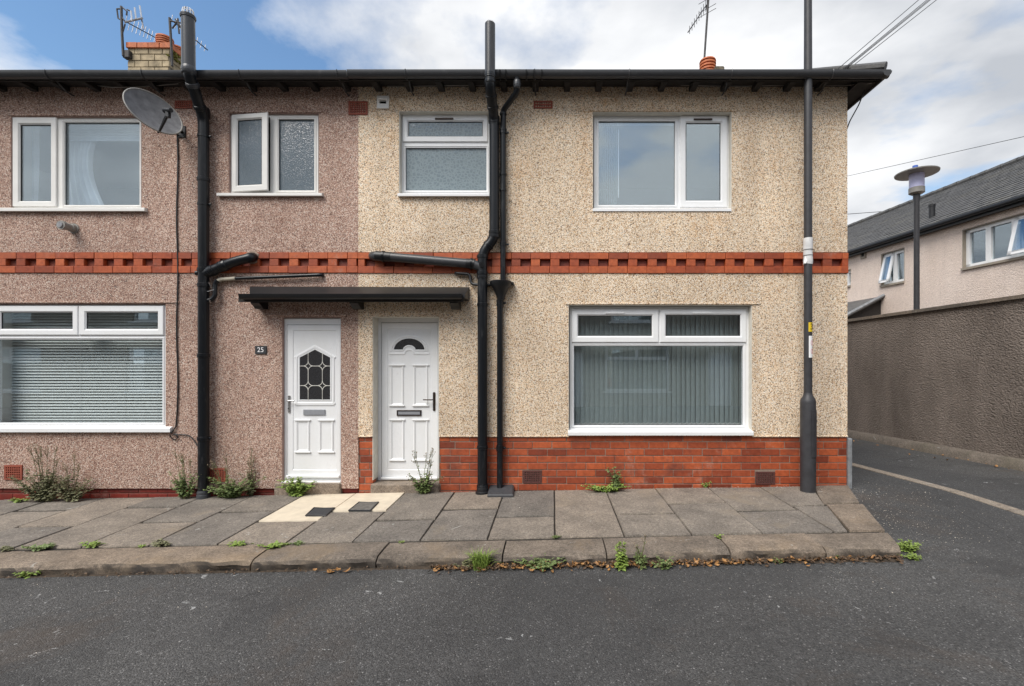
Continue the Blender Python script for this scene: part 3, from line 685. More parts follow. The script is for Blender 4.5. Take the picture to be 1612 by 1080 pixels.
window(creamh, 'w3', (631, 178, 772, 306), [(638, 232, 766, 300)], [((634, 180, 768, 224), (643, 192, 760, 215))], 'upvc', 'obscure_blue', (627, 303.5, 772, 309.5), vents=[(685, 186, 714, 188.5)])
window(creamh, 'w4', (935, 181, 1150, 328), [(942, 190, 1063, 323)], [((1070, 183, 1144, 327), (1080, 194, 1134, 316))], 'upvc', 'glass_up', (933, 326, 1152, 332), vents=[(1092, 187, 1121, 189.5)], sill_out=.012)
window(creamh, 'w5', (897, 483, 1182, 681), [(903, 544, 1170, 670)], [((900, 487, 1036, 539), (910, 497, 1026, 529)), ((1038.5, 487, 1174, 539), (1048, 496, 1165, 529))], 'upvc', 'glass', (894, 677, 1185, 685), vents=[(953, 491, 983, 494), (1090, 491, 1120, 494)], vent_mat='upvc')
window(pinkh, 'w6', (-12, 481, 261, 674), [(-6, 534, 256, 666)], [((-8, 482, 124.5, 527.5), (3, 492, 115, 518)), ((126, 482, 259, 527.5), (137, 492, 249, 518))], 'upvc', 'glass', (-40, 671, 270, 680), Y=.03)
# cream painted reveal linings
def reveal(parent, q, mat, y1, y0=.004):
    x0, x1, z0, z1 = q; t = .006; mb = MB()
    mb.box(x0 - .002, x0 + t, y0, y1, z0, z1); mb.box(x1 - t, x1 + .002, y0, y1, z0, z1); mb.box(x0 + t, x1 - t, y0, y1, z1 - t, z1 + .002); return mb.build('reveal', mat, parent)
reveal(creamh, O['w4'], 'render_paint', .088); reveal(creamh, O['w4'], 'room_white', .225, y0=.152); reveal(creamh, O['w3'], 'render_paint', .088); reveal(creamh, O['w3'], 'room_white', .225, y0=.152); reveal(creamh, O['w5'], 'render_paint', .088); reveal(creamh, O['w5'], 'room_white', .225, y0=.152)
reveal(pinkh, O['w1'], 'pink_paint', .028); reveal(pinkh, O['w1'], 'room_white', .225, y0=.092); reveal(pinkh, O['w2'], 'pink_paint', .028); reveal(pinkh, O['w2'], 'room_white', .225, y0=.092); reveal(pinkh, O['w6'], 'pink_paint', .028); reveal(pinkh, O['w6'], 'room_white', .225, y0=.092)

# ------------------------------------------------------------------ doors
def bead(mb, pts, r, closed=True): return mb.tube(pts, r, 8, closed=closed, flat=.8)
def panel_mould(leaf, px, Y):
    a, b, c, d = rect(*px, Y); mb = MB()
    mb.ring(a, b, c, d, [(0, Y), (.005, Y - .010), (.014, Y - .014), (.022, Y - .008), (.030, Y - .002), (.030, Y)])
    mb.box(a - .012, b + .012, Y - .020, Y, d - .012, d + .006, .004); mb.box(a - .012, b + .012, Y - .020, Y, c - .006, c + .012, .004)
    mb.build('panel_moulding', 'upvc', leaf)
def door(parent, op, frame, leaf, panel, label, y):
    q = rect(*frame, y); l = rect(*leaf, y); pn = rect(*panel, y)
    mb = MB(); mb.plate(*q, [l], y - .004, y + .06); dr_ = mb.build('door', 'upvc', parent); dr_['label'] = label
    g = .004; L4 = (l[0] + g, l[1] - g, l[2] + g, l[3] - g); mb = MB(); mb.plate(*L4, [], y + .012, y + .05)
    pf = [(L4, y + .014), (L4, y + .003), (tuple(v + (.005 if k % 2 == 0 else -.005) for k, v in enumerate(L4)), y - .001), (tuple(v - (.008 if k % 2 == 0 else -.008) for k, v in enumerate(pn)), y - .001), (pn, y + .006), (pn, y + .014)]
    for r4, yy in pf: mb.v += [Vector((r4[0], yy, r4[2])), Vector((r4[1], yy, r4[2])), Vector((r4[1], yy, r4[3])), Vector((r4[0], yy, r4[3]))]
    b0 = len(mb.v) - 24
    for k in range(5):
        for e_ in range(4): mb.f.append((b0 + 4 * k + e_, b0 + 4 * k + (e_ + 1) % 4, b0 + 4 * k + 4 + (e_ + 1) % 4, b0 + 4 * k + 4 + e_))
    mb.build('leaf', 'upvc', dr_)
    pm = tuple(v + (.0005 if k % 2 == 0 else -.0005) for k, v in enumerate(pn)); MB().plate(*pm, [], y + .005, y + .011).build('panel', 'upvc', dr_)
    MB().ring(*l, [(0, y + .02), (.0, y + .006), (g, y + .006), (g, y + .02)]).build('seal', 'gasket', dr_)
    MB().box(l[0] + .005, l[1] - .005, y - .035, y - .002, l[2] + .004, l[2] + .034, .006).build('weather_bar', 'upvc', dr_)
    MB().box(q[0] + .002, q[1] - .002, y - .06, y - .005, q[2] - .03, q[2] + .008, .006).build('threshold', 'upvc_old', dr_)
    return dr_
D1Y, D2Y = .045, .172
DY = D1Y
d1 = door(pinkh, 'd1', (446, 501.5, 539.5, 757), (451.5, 511, 536.3, 752), (462, 520.5, 529, 739), 'white door with leaded five-sided window', D1Y)
LY = DY + .005
pts = [P(x, y, LY) for x, y in ((467, 637), (467, 562), (496, 546.5), (525, 562), (525, 637))]
mb = MB(); bead(mb, pts, .013); bead(mb, [P(x, y, LY) for x, y in ((471, 630), (471, 562.5), (496, 549.5), (521, 562.5), (521, 630))], .009)
a, b = P(464.5, 562, LY), P(496, 545.5, LY); bead(mb, [P(464, 563, LY), P(496, 545, LY), P(528, 563, LY)], .013, False); bead(mb, [P(464, 635, LY), P(528, 635, LY)], .013, False); mb.build('glazing_bead', 'upvc', d1, 40)
mb = MB(); g = [P(x, y, LY - .003) for x, y in ((472, 629), (520, 629), (520, 562.5), (496, 550.5), (472, 562.5))]; mb.add(g, [(0, 1, 2, 3, 4)]); mb.build('pane', 'door_glass', d1)
mb = MB(); LZ = LY - .006
def came(*pp): mb.tube([P(x, y, LZ) for x, y in pp], .0042, 6)
vx, hy_ = (485.2, 507.6), (576.3, 607.2); dd = 7.6
for cx in vx:
    top = 550.5 + abs(cx - 496) * .5
    came((cx, top), (cx, hy_[0] - dd)); came((cx, hy_[0] + dd), (cx, hy_[1] - dd)); came((cx, hy_[1] + dd), (cx, 629))
for cy in hy_: came((472, cy), (vx[0] - dd, cy)); came((vx[0] + dd, cy), (vx[1] - dd, cy)); came((vx[1] + dd, cy), (520, cy))
for cx in vx:
    for cy in hy_:
        for sx in (-1, 1):
            for sy in (-1, 1):
                came(*[(cx + sx * (dd - dd * math.sin(t)), cy + sy * (dd - dd * math.cos(t))) for t in (0, .39, .785, 1.18, 1.571)])
mb.build('lead_came', 'lead', d1, 60)
for px in ((466, 661, 488, 712), (502.5, 661, 525.5, 712)): panel_mould(d1, px, LY + .001)
a, b, c, d = rect(478, 644.5, 512.5, 653.5, LY); MB().box(a, b, LY - .014, LY, c, d, .005).build('letterbox', 'letter_grey', d1)
def handle(dr_, x, y0, y1, yl, xl, mat):
    a, b, c, d = rect(x - 1.9, y0, x + 1.9, y1, DY - .02); h = MB(); h.box(a, b, DY - .016, DY - .0005, c, d, .006).build('handle_plate', mat, dr_)
    m_ = MB(); p0 = P(x, yl, DY - .004); m_.tube(rounded([p0, p0 + Vector((0, -.05, 0)), P(xl, yl + .3, DY - .054)], .02), .0075, 10); m_.build('handle_lever', mat, dr_, 40)
    m_ = MB(); p0 = P(x, y1 - 7, DY - .016); m_.tube([p0 + Vector((0, .004, 0)), p0 + Vector((0, -.006, 0))], .008, 10); m_.build('keyhole', 'gasket', dr_, 40)
handle(d1, 454.3, 622.5, 650, 630.5, 463.5, 'chrome')
DY = D2Y; LY = DY + .005
d2 = door(creamh, 'd2', (595, 500.5, 697, 760), (600, 507.5, 690, 755), (610.8, 518, 678, 739), 'white door with half-round fan window', D2Y)
cx, cy, ro, ri = 644.3, 551.5, 24.0, 7.5
arc = lambda r_, a0, a1, n=18, ox=cx, oy=cy: [(ox + r_ * math.cos(a0 + (a1 - a0) * i / n), oy - r_ * .78 * math.sin(a0 + (a1 - a0) * i / n)) for i in range(n + 1)]
mb = MB(); out = arc(ro, 0, math.pi) + arc(ri + 2.2, math.pi, 0, 10); mb.add([P(x, y, LY - .003) for x, y in out], [tuple(range(len(out)))]); mb.build('pane', 'door_glass', d2)
mb = MB(); bead(mb, [P(x, y, LY) for x, y in arc(ro + 1.2, -.02, math.pi + .02) + arc(ri + 1.8, math.pi, 0, 10)], .010)
bead(mb, [P(x, y, LY) for x, y in arc(ro + 4.6, -.05, math.pi + .05)], .013, False)
bead(mb, [P(x, y, LY) for x, y in [(613.5, 557)] + [(cx - ri - .3, 557)] + arc(ri - .5, math.pi, 0, 8, cx, 556) + [(cx + ri + .3, 557), (675, 557)]], .012, False)
mb.build('glazing_bead', 'upvc', d2, 40)
for px in ((614.5, 574.5, 636, 639), (651, 574.5, 674, 639), (614.5, 660.5, 636.5, 725), (651, 660.5, 674, 725)): panel_mould(d2, px, LY + .001)
a, b, c, d = rect(625, 645.5, 663.5, 654.5, LY); MB().ring(a, b, c, d, [(0, LY), (0, LY - .012), (.004, LY - .016), (.012, LY - .016), (.014, LY - .006), (.014, LY)]).build('letterbox', 'bronze', d2)
MB().box(a + .014, b - .014, LY - .010, LY, c + .013, d - .013, .003).build('letterbox_flap', 'letter_grey', d2)
handle(d2, 683, 617.5, 647, 629, 666, 'bronze')
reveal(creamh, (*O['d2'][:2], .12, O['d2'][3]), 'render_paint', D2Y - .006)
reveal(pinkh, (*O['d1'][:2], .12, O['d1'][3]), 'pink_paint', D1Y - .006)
def step(parent, x0, x1, y0):
    a, b = P(x0, y0), P(x1, y0); mb = MB(); n = 14
    mb.box(a.x, b.x, -.028, .19, -.1, a.z, .014); mb.build('door_step', 'step', parent)
step(pinkh, 433, 537, 759.5); step(creamh, 584, 692, 761.5)
for hp, q in ((pinkh, O['d1']), (creamh, O['d2'])): MB().box(q[0], q[1], .235, .245, .1, q[3]).build('door_backing', 'room', hp)

# ------------------------------------------------------------------ eaves, gutters, roofs
EY, EZ = -.27, 4.905; XE = 3.80
def roof():
    RY, RZ = 3.6, EZ + (3.6 - EY) * .49
    def slabm(pts, t=.05): return MB().add([Vector(p) for p in pts] + [Vector(p) - Vector((0, 0, t)) for p in pts], [tuple(range(len(pts))), tuple(range(len(pts), 2 * len(pts)))[::-1]] + [(i, i + len(pts), (i + 1) % len(pts) + len(pts), (i + 1) % len(pts)) for i in range(len(pts))])
    slabm([(XL, EY, EZ), (XB, EY, EZ), (XB, RY, RZ), (XL, RY, RZ)]).build('roof', 'slate', pinkh); slabm([(XB, 7.4, EZ), (XL, 7.4, EZ), (XL, RY, RZ), (XB, RY, RZ)]).build('roof', 'slate', pinkh)
    hx = XE - (RY - EY)
    r_ = slabm([(XB, EY, EZ), (XE, EY, EZ), (hx, RY, RZ), (XB, RY, RZ)]).build('roof', 'slate', creamh); slabm([(XE, 7.4, EZ), (XB, 7.4, EZ), (XB, RY, RZ), (hx, RY, RZ)]).build('roof', 'slate', creamh)
    slabm([(XE, EY, EZ), (XE, 7.4, EZ), (hx, RY, RZ)]).build('roof', 'slate', creamh)
    MB().tube([(XE + .02, EY - .03, EZ + .035), (hx, RY, RZ + .02)], .05, 8).build('hip_tile', 'slate', r_)
    MB().box(XR + .003, XE - .01, -.2, 7.2, 4.815, 4.835).build('soffit', 'timber_dark', creamh)
    MB().box(XE - .012, XE + .012, -.245, 7.3, 4.80, 4.89).build('fascia', 'timber_dark', creamh)
roof()
def gutter(parent, x0, x1, dz, clips, ret=False):
    gy, gz, r_ = EY - .005, 4.872 + dz, .053; mb = MB(); n = 10; arcp = [(gy - r_ * math.cos(math.pi * i / n), gz - r_ * math.sin(math.pi * i / n) * 1.15) for i in range(n + 1)]
    prof = [(y, z) for y, z in arcp]; prof = [(prof[0][0], prof[0][1] + .012), (prof[0][0] + .006, prof[0][1] + .012)][:1] + prof
    inner = [(gy - (r_ - .005) * math.cos(math.pi * i / n), gz - (r_ - .005) * math.sin(math.pi * i / n) * 1.15 + .004) for i in range(n, -1, -1)]
    prof = prof + inner; m = len(prof); segs = 26
    for i in range(segs + 1):
        x = x0 + (x1 - x0) * i / segs; sag = .004 * mnoise.noise(Vector((x * .8, 1, 2)))
        mb.v += [Vector((x, y, z + sag)) for y, z in prof]
    for i in range(segs):
        for j in range(m): mb.f.append((i * m + j, (i + 1) * m + j, (i + 1) * m + (j + 1) % m, i * m + (j + 1) % m))
    mb.f.append(tuple(range(m))[::-1]); mb.f.append(tuple(segs * m + j for j in range(m)))
    g_ = mb.build('gutter', 'gutter', parent, 50)
    for cxp in clips:
        x = P(cxp, 0, gy).x; c = MB(); path = [(x, gy - (r_ + .004) * math.cos(math.pi * i / 8), gz - (r_ + .004) * 1.15 * math.sin(math.pi * i / 8)) for i in range(9)]
        path = [(x, gy - r_ + .004, gz + .016)] + path; c.tube(path, .007, 6); c.tube([path[-2], (x, -.09, gz - .10), (x, 0, gz - .1)], .008, 6); c.build('gutter_clip', 'gutter', g_, 50)
    if ret:
        c = MB(); xx = XE + .02
        c2 = [(xx + r_ * math.cos(math.pi * i / n), gz - r_ * math.sin(math.pi * i / n) * 1.15) for i in range(n + 1)]
        for y in (gy - r_, 7.3): c.v += [Vector((x, y, z)) for x, z in c2]
        k = n + 1; c.f = [(j, j + 1, k + j + 1, k + j) for j in range(n)] + [tuple(range(k))]; c.build('gutter_return', 'gutter', g_, 50)
    return g_
XJ = P(765, 0, EY).x
gutter(pinkh, XL, XB - .002, 0, (-150, 78, 228, 380, 533))
gc = gutter(creamh, XB + .002, XE + .06, .006, (640, 842, 990, 1150, 1308), True)
for px in (788, 797, 829, 841, 853):
    x = P(px, 0, EY).x; c = MB(); c.tube([(x, EY - .005 - .065 * math.cos(math.pi * i / 8), 4.88 - .073 * math.sin(math.pi * i / 8)) for i in range(9)], .009, 6); c.build('gutter_joint', 'black', gc, 50)
MB().box(XL, XB, -.235, -.215, 4.815, 4.87).build('fascia', 'timber_dark', pinkh); MB().box(XB + .003, XE - .015, -.235, -.215, 4.82, 4.875).build('fascia', 'timber_dark', creamh)
MB().box(XL, XB, -.214, -.004, 4.878, 4.884).build('eaves_board', 'timber_dark', pinkh); MB().box(XB + .003, XR, -.214, -.004, 4.879, 4.885).build('eaves_board', 'timber_dark', creamh)
x = XL + .1
while x < XR - .05:
    MB().box(x - .036, x + .036, -.205, .0, 4.818, 4.876, .004).build('rafter_end', 'timber_dark', pinkh if x < XB else creamh); x += .378

# chimneys
ch = MB(); CY = 2.81
q = rect(202, 76, 267, 140, CY); ch.box(q[0], q[1], CY, CY + .5, 5.9, q[3]); chim = ch.build('chimney', 'chimney_dark', pinkh)
zt = q[3]
for k in range(7):
    n_ = 3; off = .11 if k % 2 else 0; xs = [q[0] - .006] + [q[0] + off + (q[1] - q[0]) * (i + .5) / n_ for i in range(n_) if off + (i + .5) / n_ < .95] + [q[1] + .006]
    for a, b in zip(xs, xs[1:]):
        if b - a > .04: brick(chim, a + .004, b - .004, CY - .012, CY + .07, zt - .115 * (k + 1) + .005, zt - .115 * k - .005, 'chimney', .006)
    for j in range(2): brick(chim, q[1] - .06, q[1] + .010, CY + .075 + j * .22, CY + .285 + j * .22, zt - .115 * (k + 1) + .005, zt - .115 * k - .005, 'chimney', .006)
qq = rect(198, 66.5, 268.5, 75, CY - .04); n_ = 4
for i in range(n_):
    a = qq[0] + (qq[1] - qq[0]) * i / n_; brick(chim, a + .003, a + (qq[1] - qq[0]) / n_ - .003, CY - .045, CY + .2, qq[2], qq[3], 'pot', .005)
brick(chim, qq[1] - .2, qq[1], CY + .2, CY + .52, qq[2], qq[3], 'pot', .005)
MB().box(qq[0] + .03, qq[1] - .02, CY - .02, CY + .5, qq[3] - .01, qq[3] + .025, .02).build('flaunching', 'mortar', chim)
def pot(parent, x, y, z, r_, h):
    mb = MB(); pr = []; n_ = 5
    for k in range(n_): z0 = h * k / n_; pr += [(r_, z0), (r_, z0 + h / n_ * .55), (r_ * .78, z0 + h / n_ * .6), (r_ * .78, z0 + h / n_ * .95)]
    pr += [(r_ * 1.02, h), (r_ * .95, h + .03), (r_ * .5, h + .035)]; mb.lathe((x, y, z), pr, 20); mb.build('chimney_pot', 'pot', parent, 35)
p = P(261, 66, CY + .2); pot(chim, p.x, CY + .18, qq[3], .135, .20); pot(chim, p.x + .03, CY + .42, qq[3], .13, .17)
p = P(224, 66, CY + .25); mb = MB(); mb.lathe((p.x, CY + .25, qq[3] - .02), [(.12, 0), (.12, .06), (.09, .11), (.04, .13)], 16); mb.build('chimney_cowl', 'void', chim, 60)
mb = MB()
for _ in range(60):
    a = Vector((qq[1] - .05 + rnd.uniform(-.06, .06), CY + rnd.uniform(.0, .45), zt - .08 + rnd.uniform(-.09, .03))); mb.lathe(a, [(.02, 0), (.03, .015), (.012, .03)], 6)
mb.build('moss_clump', 'moss', chim)
CY2 = 3.3
q2 = rect(1110, 103, 1141, 140, CY2); mb = MB(); mb.box(q2[0], q2[1], CY2, CY2 + .55, 6.3, q2[3], .02); chim2 = mb.build('chimney', 'chimney_dark', creamh); p = P(1113, 112, CY2 + .1)
pot(chim2, p.x + .02, CY2 + .12, p.z - .12, .155, .30)

# ------------------------------------------------------------------ pipes
def pipe_run(root, name, pts, r_, mat, rr=.06, n=16):
    mb = MB(); mb.tube(rounded(pts, rr), r_, n); return mb.build(name, mat, root, 40)
def collar(root, p, d, r_, h=.05, mat='pipe'):
    d = Vector(d).normalized() * h / 2; p = Vector(p); mb = MB(); e_ = d * .84
    mb.tube([p - d, p - e_, p + e_, p + d], [r_, r_ + .007, r_ + .007, r_], 16); mb.tube([p - d * .25, p + d * .25], r_ + .010, 16); return mb.build('collar', mat, root, 50)
def bracket(root, x, y, z, r_, mat='pipe'):
    mb = MB(); mb.tube([(x, y, z - .014), (x, y, z + .014)], r_ + .006, 16); mb.box(x - .02, x + .02, y, .002, z - .01, z + .01); mb.box(x + r_, x + r_ + .035, y - .01, y + .008, z - .012, z + .012, .003); mb.build('bracket', mat, root, 50)
SY = -.085
def PP(x, y, Y=SY): return P(x, y, Y)
g0 = PP(320.5, 700)
sp1 = thing('soil_pipe', (g0.x, SY, zpave(g0.x, SY)), 'black soil vent pipe on the pink house with a cage on top', 'pipe')
UY = -.40
MB().tube(rounded([(g0.x, SY, zpave(g0.x, SY) - .02), PP(320.5, 186), P(298, 118, UY), P(297, 108, UY)], .09, 6), .0585, 18).build('stack', 'pipe', sp1, 40)
MB().tube([P(297, 112, UY), P(296, 25, UY)], .066, 18).build('vent_stack', 'pipe_grey', sp1, 40)
for yy in (283, 425, 449, 560, 690): collar(sp1, PP(320.5, yy), (0, 0, 1), .0585)
collar(sp1, PP(320.5, 178), (0, 0, 1), .0585, .12); collar(sp1, P(297, 111, UY), (0, 0, 1), .062, .09, 'pipe_grey'); collar(sp1, P(296, 27, UY), (0, 0, 1), .067, .04, 'pipe_grey')
d_ = (P(298, 118, UY) - PP(320.5, 186)).normalized(); collar(sp1, P(298, 118, UY) - d_ * .10, d_, .0585, .05, 'pipe_grey'); collar(sp1, PP(320.5, 186) + d_ * .12, d_, .0585, .05)
for yy in (215, 322, 690): bracket(sp1, g0.x, SY, PP(0, yy).z, .0585)
mb = MB(); b0 = P(296, 24, UY)
for k in range(12):
    a = 2 * math.pi * k / 12; mb.tube([b0 + Vector((.058 * math.cos(a), .058 * math.sin(a), -.01)), b0 + Vector((.05 * math.cos(a), .05 * math.sin(a), .06)), b0 + Vector((.018 * math.cos(a), .018 * math.sin(a), .078))], .004, 5)
mb.build('cage', 'wire_white', sp1, 60)
br = [PP(320.5, 432), PP(345, 421), PP(368, 412), P(397, 405, -.075), P(401, 405, .05)]
pipe_run(sp1, 'branch', br, .056, 'pipe', .09); d_ = br[1] - br[0]; collar(sp1, br[1] + (br[2] - br[1]) * .3, br[2] - br[1], .056, .10); collar(sp1, br[0] + d_ * .55, d_, .056, .07)
MB().tube([PP(313, 430, -.10), PP(309, 430, -.10)], .03, 12).build('access_cap', 'pipe', sp1, 40)
mb = MB(); mb.v = []; mb.lathe(Vector((0, 0, 0)), [(.085, 0), (.07, .012), (.055, .014)], 14); cpt = P(398, 405, 0)
mb.xf(lambda v: (cpt.x + v.x * (1 + .25 * math.sin(v.y * 60)), -v.z - .012, cpt.z + v.y)); mb.build('mortar_collar', 'mortar', sp1)
wp = thing('waste_pipe', PP(345, 440), 'thin black waste pipe with a cream end above the doors', 'pipe')
pipe_run(wp, 'waste_run', [P(371, 438.3, -.045), P(500, 433, -.045), P(507, 433, -.03), P(508, 433, .03)], .021, 'pipe', .03, 12)
pipe_run(wp, 'cream_section', [P(342, 442.5, -.06), P(347, 440, -.045), P(371, 438.3, -.045)], .0225, 'pipe_cream', .02, 12)
pipe_run(wp, 'elbow', [P(343, 441, -.06), P(338.5, 446, -.06), P(338.5, 466, -.07), P(333, 472, -.08), P(326, 473, -.085)], .026, 'pipe', .03, 12)
mb = MB()
for a, b in (((328, 444), (332, 452)), ((332, 452), (337, 454)), ((326, 459), (337, 456)), ((330, 472), (331, 476))): mb.tube([P(*a, -.16), P(*b, -.14)], .003, 5)
mb.build('wire_tie', 'chrome', wp)
mb = MB(); mb.lathe((g0.x, SY, zpave(g0.x, SY) - .01), [(.075, 0), (.072, .05), (.064, .055), (.07, .08), (.06, .1)], 16); mb.build('boot', 'pipe_grey', sp1, 40)

g1 = PP(759.5, 700)
sp2 = thing('soil_pipe', (g1.x, SY, zpave(g1.x, SY)), 'tall black soil vent pipe on the cream house with an S-bend', 'pipe')
UY2 = -.37
MB().tube(rounded([(g1.x, SY, zpave(g1.x, SY) - .02), PP(759.5, 398), PP(778, 375), PP(778, 188), P(771.5, 136, UY2), P(771.5, 118, UY2)], .085, 6), .0585, 18).build('stack', 'pipe', sp2, 40)
MB().tube([P(771.5, 122, UY2), P(771.5, 38, UY2)], .058, 18).build('vent_stack', 'gutter', sp2, 40)
mb = MB(); b0 = P(771.5, 37.5, UY2)
for k in range(10):
    a = 2 * math.pi * k / 10; mb.tube([b0 + Vector((.05 * math.cos(a), .05 * math.sin(a), -.01)), b0 + Vector((.04 * math.cos(a), .04 * math.sin(a), .022)), b0 + Vector((0, 0, .028))], .0035, 5)
mb.build('cage', 'wire_white', sp2, 60)
for yy, xx in ((404, 759.5), (430, 759.5), (436, 759.5), (480, 759.5), (704, 759.5), (765, 759.5), (186, 778), (192, 778), (372, 778), (366, 778)): collar(sp2, PP(xx, yy), (0, 0, 1), .0585, .045)
collar(sp2, P(771.5, 120, UY2), (0, 0, 1), .0585, .06, 'pipe'); collar(sp2, P(771.5, 130, UY2), (0, 0, 1), .0585, .03, 'pipe')
d_ = (P(771.5, 136, UY2) - PP(778, 188)).normalized(); collar(sp2, P(771.5, 136, UY2) - d_ * .1, d_, .0585, .03); collar(sp2, PP(778, 188) + d_ * .14, d_, .0585, .04)
collar(sp2, (PP(759.5, 398) + PP(778, 375)) * .5, PP(778, 375) - PP(759.5, 398), .0585, .03)
MB().tube([PP(758, 416.5, -.14), PP(758, 416.5, -.16)], .03, 14).build('access_cap', 'black', sp2, 40)
pipe_run(sp2, 'branch', [P(587, 403, .05), P(588, 403, -.07), P(600, 403.5, -.08), P(745, 415.5, -.085), P(757, 421, -.085)], .055, 'gutter', .07)
a, b = P(600, 403.5, -.08), P(745, 415.5, -.085); dv = (b - a).normalized()
MB().tube([a - dv * .06, a + dv * .12], .060, 16).build('branch_socket', 'black', sp2, 40); MB().tube([b - dv * .08, b + dv * .02], .060, 16).build('branch_socket', 'black', sp2, 40); collar(sp2, a + dv * .03, dv, .060, .03); collar(sp2, b - dv * .02, dv, .060, .03)
mb = MB(); mb.lathe((g1.x, SY, zpave(g1.x, SY) - .01), [(.085, 0), (.083, .03), (.068, .04), (.068, .10), (.06, .11)], 16); mb.build('boot', 'black', sp2, 40)
ov = thing('overflow_pipe', P(730, 435, -.05), 'short black overflow pipe stepping into the tall soil pipe', 'pipe')
pipe_run(ov, 'overflow_run', [P(717, 430, .02), P(717.5, 430, -.05), P(739.5, 431.5, -.05), P(742, 447, -.06), P(758, 449, -.085)], .018, 'black', .035, 12)
RYp = -.06
g2_ = P(787, 700, RYp)
rp = thing('rainwater_pipe', (g2_.x, RYp, zpave(g2_.x, RYp)), 'slim black rainwater downpipe with a funnel hopper', 'pipe')
pipe_run(rp, 'upper_pipe', [P(814, 122, EY), P(814, 145, EY + .03), P(792, 174, RYp), P(792, 446, RYp)], .034, 'pipe', .05, 14)
for (x_, y_) in ((792, 180), (792, 205), (792, 275), (792, 300), (792, 383)): collar(rp, P(x_, y_, RYp), (0, 0, 1), .034, .03)
collar(rp, P(814, 133, EY + .01), (0, 0, 1), .034, .10, 'pipe_grey')
for yy in (209, 385): bracket(rp, P(792, 0, RYp).x, RYp, P(0, yy, RYp).z, .034)
mb = MB(); h0 = P(788.5, 470, RYp); mb.lathe((h0.x, RYp - .01, h0.z), [(.042, -.02), (.05, .02), (.095, .12), (.125, .155), (.13, .20), (.122, .205), (.118, .16), (.04, .05)], 20); mb.build('hopper', 'black', rp, 35)
MB().box(h0.x + .125, h0.x + .155, RYp - .02, 0, h0.z + .165, h0.z + .195, .004).build('hopper_lug', 'black', rp); MB().box(h0.x - .19, h0.x - .125, RYp - .02, 0, h0.z + .155, h0.z + .175, .004).build('hopper_lug', 'black', rp)
pipe_run(rp, 'lower_pipe', [P(787, 468, RYp), (g2_.x, RYp, zpave(g2_.x, RYp) + .05)], .036, 'pipe', .02, 14)
for yy in (474, 480, 703, 708): collar(rp, P(787, yy, RYp), (0, 0, 1), .036, .035)
bracket(rp, g2_.x, RYp, P(0, 477, RYp).z, .036); bracket(rp, g2_.x, RYp, P(0, 705, RYp).z, .036)
gp = [G(767, 783), G(808, 783), G(811, 764), G(772, 764)]; c = sum(gp, Vector()) / 4
gul = thing('gully_cover', c, 'sloped grey gully cover at the foot of the rainwater pipe', 'cover')
mb = MB(); bt = [p + Vector((0, 0, -.01)) for p in gp]; tp = [gp[0] + Vector((.0, .0, .02)), gp[1] + Vector((0, 0, .02)), gp[2] + Vector((-.012, 0, .085)), gp[3] + Vector((.012, 0, .085))]
tp2 = [tp[0] + Vector((.012, .012, .014)), tp[1] + Vector((-.012, .012, .014)), tp[2] + Vector((-.02, -.012, .012)), tp[3] + Vector((.02, -.012, .012))]
mb.add(bt + tp + tp2, [(0, 1, 5, 4), (1, 2, 6, 5), (2, 3, 7, 6), (3, 0, 4, 7), (4, 5, 9, 8), (5, 6, 10, 9), (6, 7, 11, 10), (7, 4, 8, 11), (8, 9, 10, 11)]); mb.build('cover_body', 'gully', gul)
mb = MB(); q = (tp2[3] + tp2[2]) / 2; mb.box(q.x + .02, q.x + .085, q.y - .06, q.y - .015, q.z - .03, q.z + .012, .004); mb.build('cover_grip', 'black', gul)

# ------------------------------------------------------------------ canopy over the doors
cpx = P(560, 470)
can = thing('door_canopy', (cpx.x, 0, cpx.z), 'long black felted canopy shared by the two front doors', 'canopy')
CYF = -.24
tl, tr = P(393, 451), P(739, 452); fl, fr_ = P(393, 464, CYF), P(736, 464.5, CYF); zb_ = P(0, 473.5, CYF).z
mb = MB(); mb.add([tl, tr, Vector((tr.x - .01, CYF, fr_.z)), Vector((fl.x, CYF, fl.z)), Vector((tl.x, 0, zb_ + .03)), Vector((tr.x, 0, zb_ + .03)), Vector((tr.x - .01, CYF, zb_ + .035)), Vector((fl.x, CYF, zb_ + .035))],
                  [(3, 2, 1, 0), (4, 5, 6, 7), (0, 1, 5, 4), (7, 6, 2, 3), (0, 4, 7, 3), (2, 6, 5, 1)]); mb.build('roof_felt', 'black', can)
mb = MB(); x0 = P(382, 0, CYF).x; x1 = P(728, 0, CYF).x; r_ = .042; gz = fl.z - .008; prof = [(CYF - .035 - r_ * math.cos(math.pi * i / 8), gz - r_ * 1.2 * math.sin(math.pi * i / 8)) for i in range(9)]; prof = [(prof[0][0] - .003, gz + .008)] + prof + [(CYF, gz + .01)]
n_ = len(prof); mb.v = [Vector((x, y, z)) for x in (x0, x1) for y, z in prof]; mb.f = [(i, n_ + i, n_ + i + 1, i + 1) for i in range(n_ - 1)] + [tuple(range(n_))[::-1], tuple(range(n_, 2 * n_))]; mb.build('canopy_gutter', 'black', can, 50)
MB().box(tl.x + .02, tr.x - .03, CYF + .004, CYF + .03, zb_ - .012, zb_ + .034).build('fascia', 'timber_dark', can)
